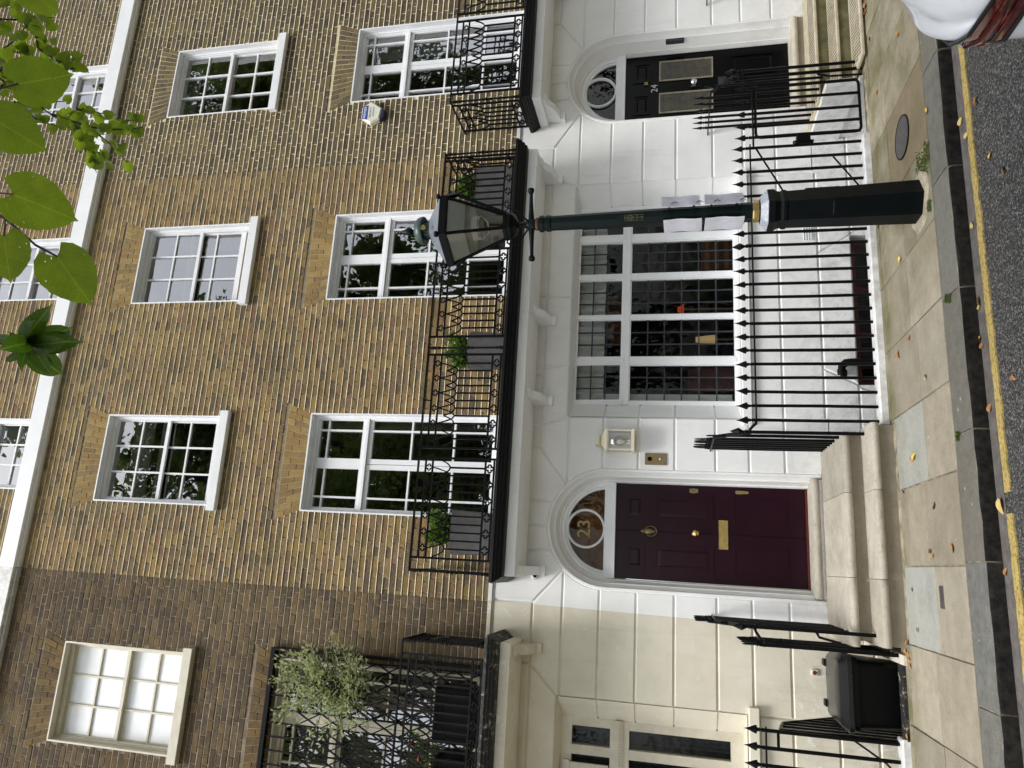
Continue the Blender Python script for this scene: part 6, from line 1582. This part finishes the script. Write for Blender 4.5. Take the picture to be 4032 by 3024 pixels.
for i in range(14): fallen(3405+RND.uniform(-8, 10), 20+RND.uniform(0, 60), 1+(i % 2), 'brown leaf in the heap at the foot of the mossy steps', 0.0, .8, 'leaves heaped by the mossy steps')
for x, y, z in ((3095, 205, .315), (3160, 200, .315), (3155, 110, .315), (3280, 30, .18)): fallen(x, y, 1, 'brown leaf lying on the perforated treads', z, .8, 'leaves on the perforated treads')
# leaf on the lantern hood
o = bpy.data.objects.new('fallen_leaf', ME_FALL[3]); o.location = (2.655, -2.575, 3.80); o.rotation_euler = (.6, 0, 2.5); C.objects.link(o); tag(o, 'pale leaf lying on the sloping hood of the street lamp', 'leaf', 'fallen leaves')
# moss and weeds in the joints
def gen_m(r):
    q = r.choice([(3610, 600, 3660, 690), (3640, 560, 3660, 640), (3610, 620, 3650, 680), (3770, 1700, 3780, 1735), (3725, 1160, 3745, 1190), (3655, 790, 3670, 830)])
    p = at(r.uniform(q[0], q[2]), r.uniform(q[1], q[3]), 2, 0.0); return p, Vector((0, 0, .8))
stuff(tag(leaf_cloud('moss_and_weeds', M['moss'], None, gen_m, .016, .008, 77, 1100), 'moss and small weeds growing in the kerb and paving joints', 'weeds'))

# ================================================================== THINGS INSIDE THE ROOM BEHIND THE LEADED WINDOW
def IN(tx, ty, y): return at(2000+tx*.66305, 1000+ty*.66305, 1, y)
p = IN(1230, 508, 1.0); zb_ = p.z; zt_ = IN(1115, 508, 1.0).z
lm = thing('table_lamp', 'table lamp with cream shade glowing dimly behind the leaded panes', 'lamp', (p.x, 1.0, .95))
t = NT('lamp_shade_lit'); t.b.inputs['Emission Color'].default_value = srgb(236,196,128); t.b.inputs['Emission Strength'].default_value = .1; shade_m = t.fin(t.ramp(t.noise(6, 2), [(0.3, srgb(220,196,140)), (0.7, srgb(230,206,150))]), .8)
b = MB(); b.lathe([(.06, .95), (.02, .97), (.035, 1.03), (.012, 1.1), (.010, zb_+.1)], p.x, 1.0, 12); b.build('base', M['brassdull'], lm); b = MB(); b.lathe([(.06, zb_), (.035, zt_)], p.x, 1.0, 18, cap=False); b.build('shade', shade_m, lm, smooth=True)
q = IN(1040, 330, 1.3)
l2 = thing('table_lamp', 'small lamp with glowing red orange shade behind the centre leaded panes', 'lamp', (q.x, 1.3, .95))
t = NT('red_shade_lit'); t.b.inputs['Emission Color'].default_value = srgb(220,84,40); t.b.inputs['Emission Strength'].default_value = .15; red_m = t.fin(t.ramp(t.noise(6, 2), [(0.3, srgb(190,70,36)), (0.7, srgb(206,84,40))]), .8)
b = MB(); b.lathe([(.05, .95), (.015, .97), (.012, q.z)], q.x, 1.3, 12); b.build('base', M['brassdull'], l2); b = MB(); b.lathe([(.07, q.z-.01), (.03, q.z+.07)], q.x, 1.3, 18, cap=False); b.build('shade', red_m, l2, smooth=True)
tbm = thing('side_table', 'wooden table carrying the lamps behind the leaded window', 'table', (2.9, 1.15, .7)); b = MB(); b.box(p.x-.3, q.x+.35, .8, 1.6, .915, .945); b.build('top', M['wood'], tbm)
for x in (p.x-.26, q.x+.31):
    for y in (.84, 1.56): b = MB(); b.box(x-.02, x+.02, y-.02, y+.02, .7, .915); b.build('leg', M['wood'], tbm)
c1_, c2_ = IN(1070, 800, .9), IN(1240, 690, .9)
ac = thing('armchair', 'red brown leather chair seen through the left leaded panes', 'chair', ((c1_.x+c2_.x)/2, 1.0, .7)); cx_ = (c1_.x+c2_.x)/2; hw_ = abs(c2_.x-c1_.x)/2+.05
b = MB(); loft(b, [ring(hw_, .06, .9, cx_, .95, .03), ring(hw_, .06, c1_.z-.08, cx_, 1.0, .03), ring(hw_*.85, .05, c1_.z, cx_, 1.02, .03)]); b.build('backrest', M['darkwood'], ac, auto=50); b = MB(); b.bbox(cx_-hw_, cx_+hw_, .55, .89, .7, 1.02, .03); b.build('seat', M['darkwood'], ac)
a1, a2 = IN(550, 540, 1.6), IN(685, 250, 1.6)
pc = thing('hanging_board', 'warm wooden panel behind the upper leaded lights', 'panel', ((a1.x+a2.x)/2, 1.6, a2.z)); b = MB(); b.box(a1.x, a2.x, 1.6, 1.64, a2.z, a1.z); b.build('board', M['wood'], pc)
a1, a2 = at(2000+1150*.66305, 1600*.66305, 1, 1.1), at(2000+1340*.66305, 1440*.66305, 1, 1.1)
bk = thing('wooden_cabinet', 'slatted warm wooden cabinet seen through the right leaded panes', 'cabinet', ((a1.x+a2.x)/2, 1.1, .7)); b = MB(); b.box(a1.x, a2.x+.2, 1.12, 1.4, .7, a1.z); b.build('carcass', M['darkwood'], bk)
for i in range(4): b = MB(); z = a1.z-.06-i*.12; b.box(a1.x, a2.x+.2, 1.09, 1.119, z-.035, z+.02); b.build('slat', M['wood'], bk)
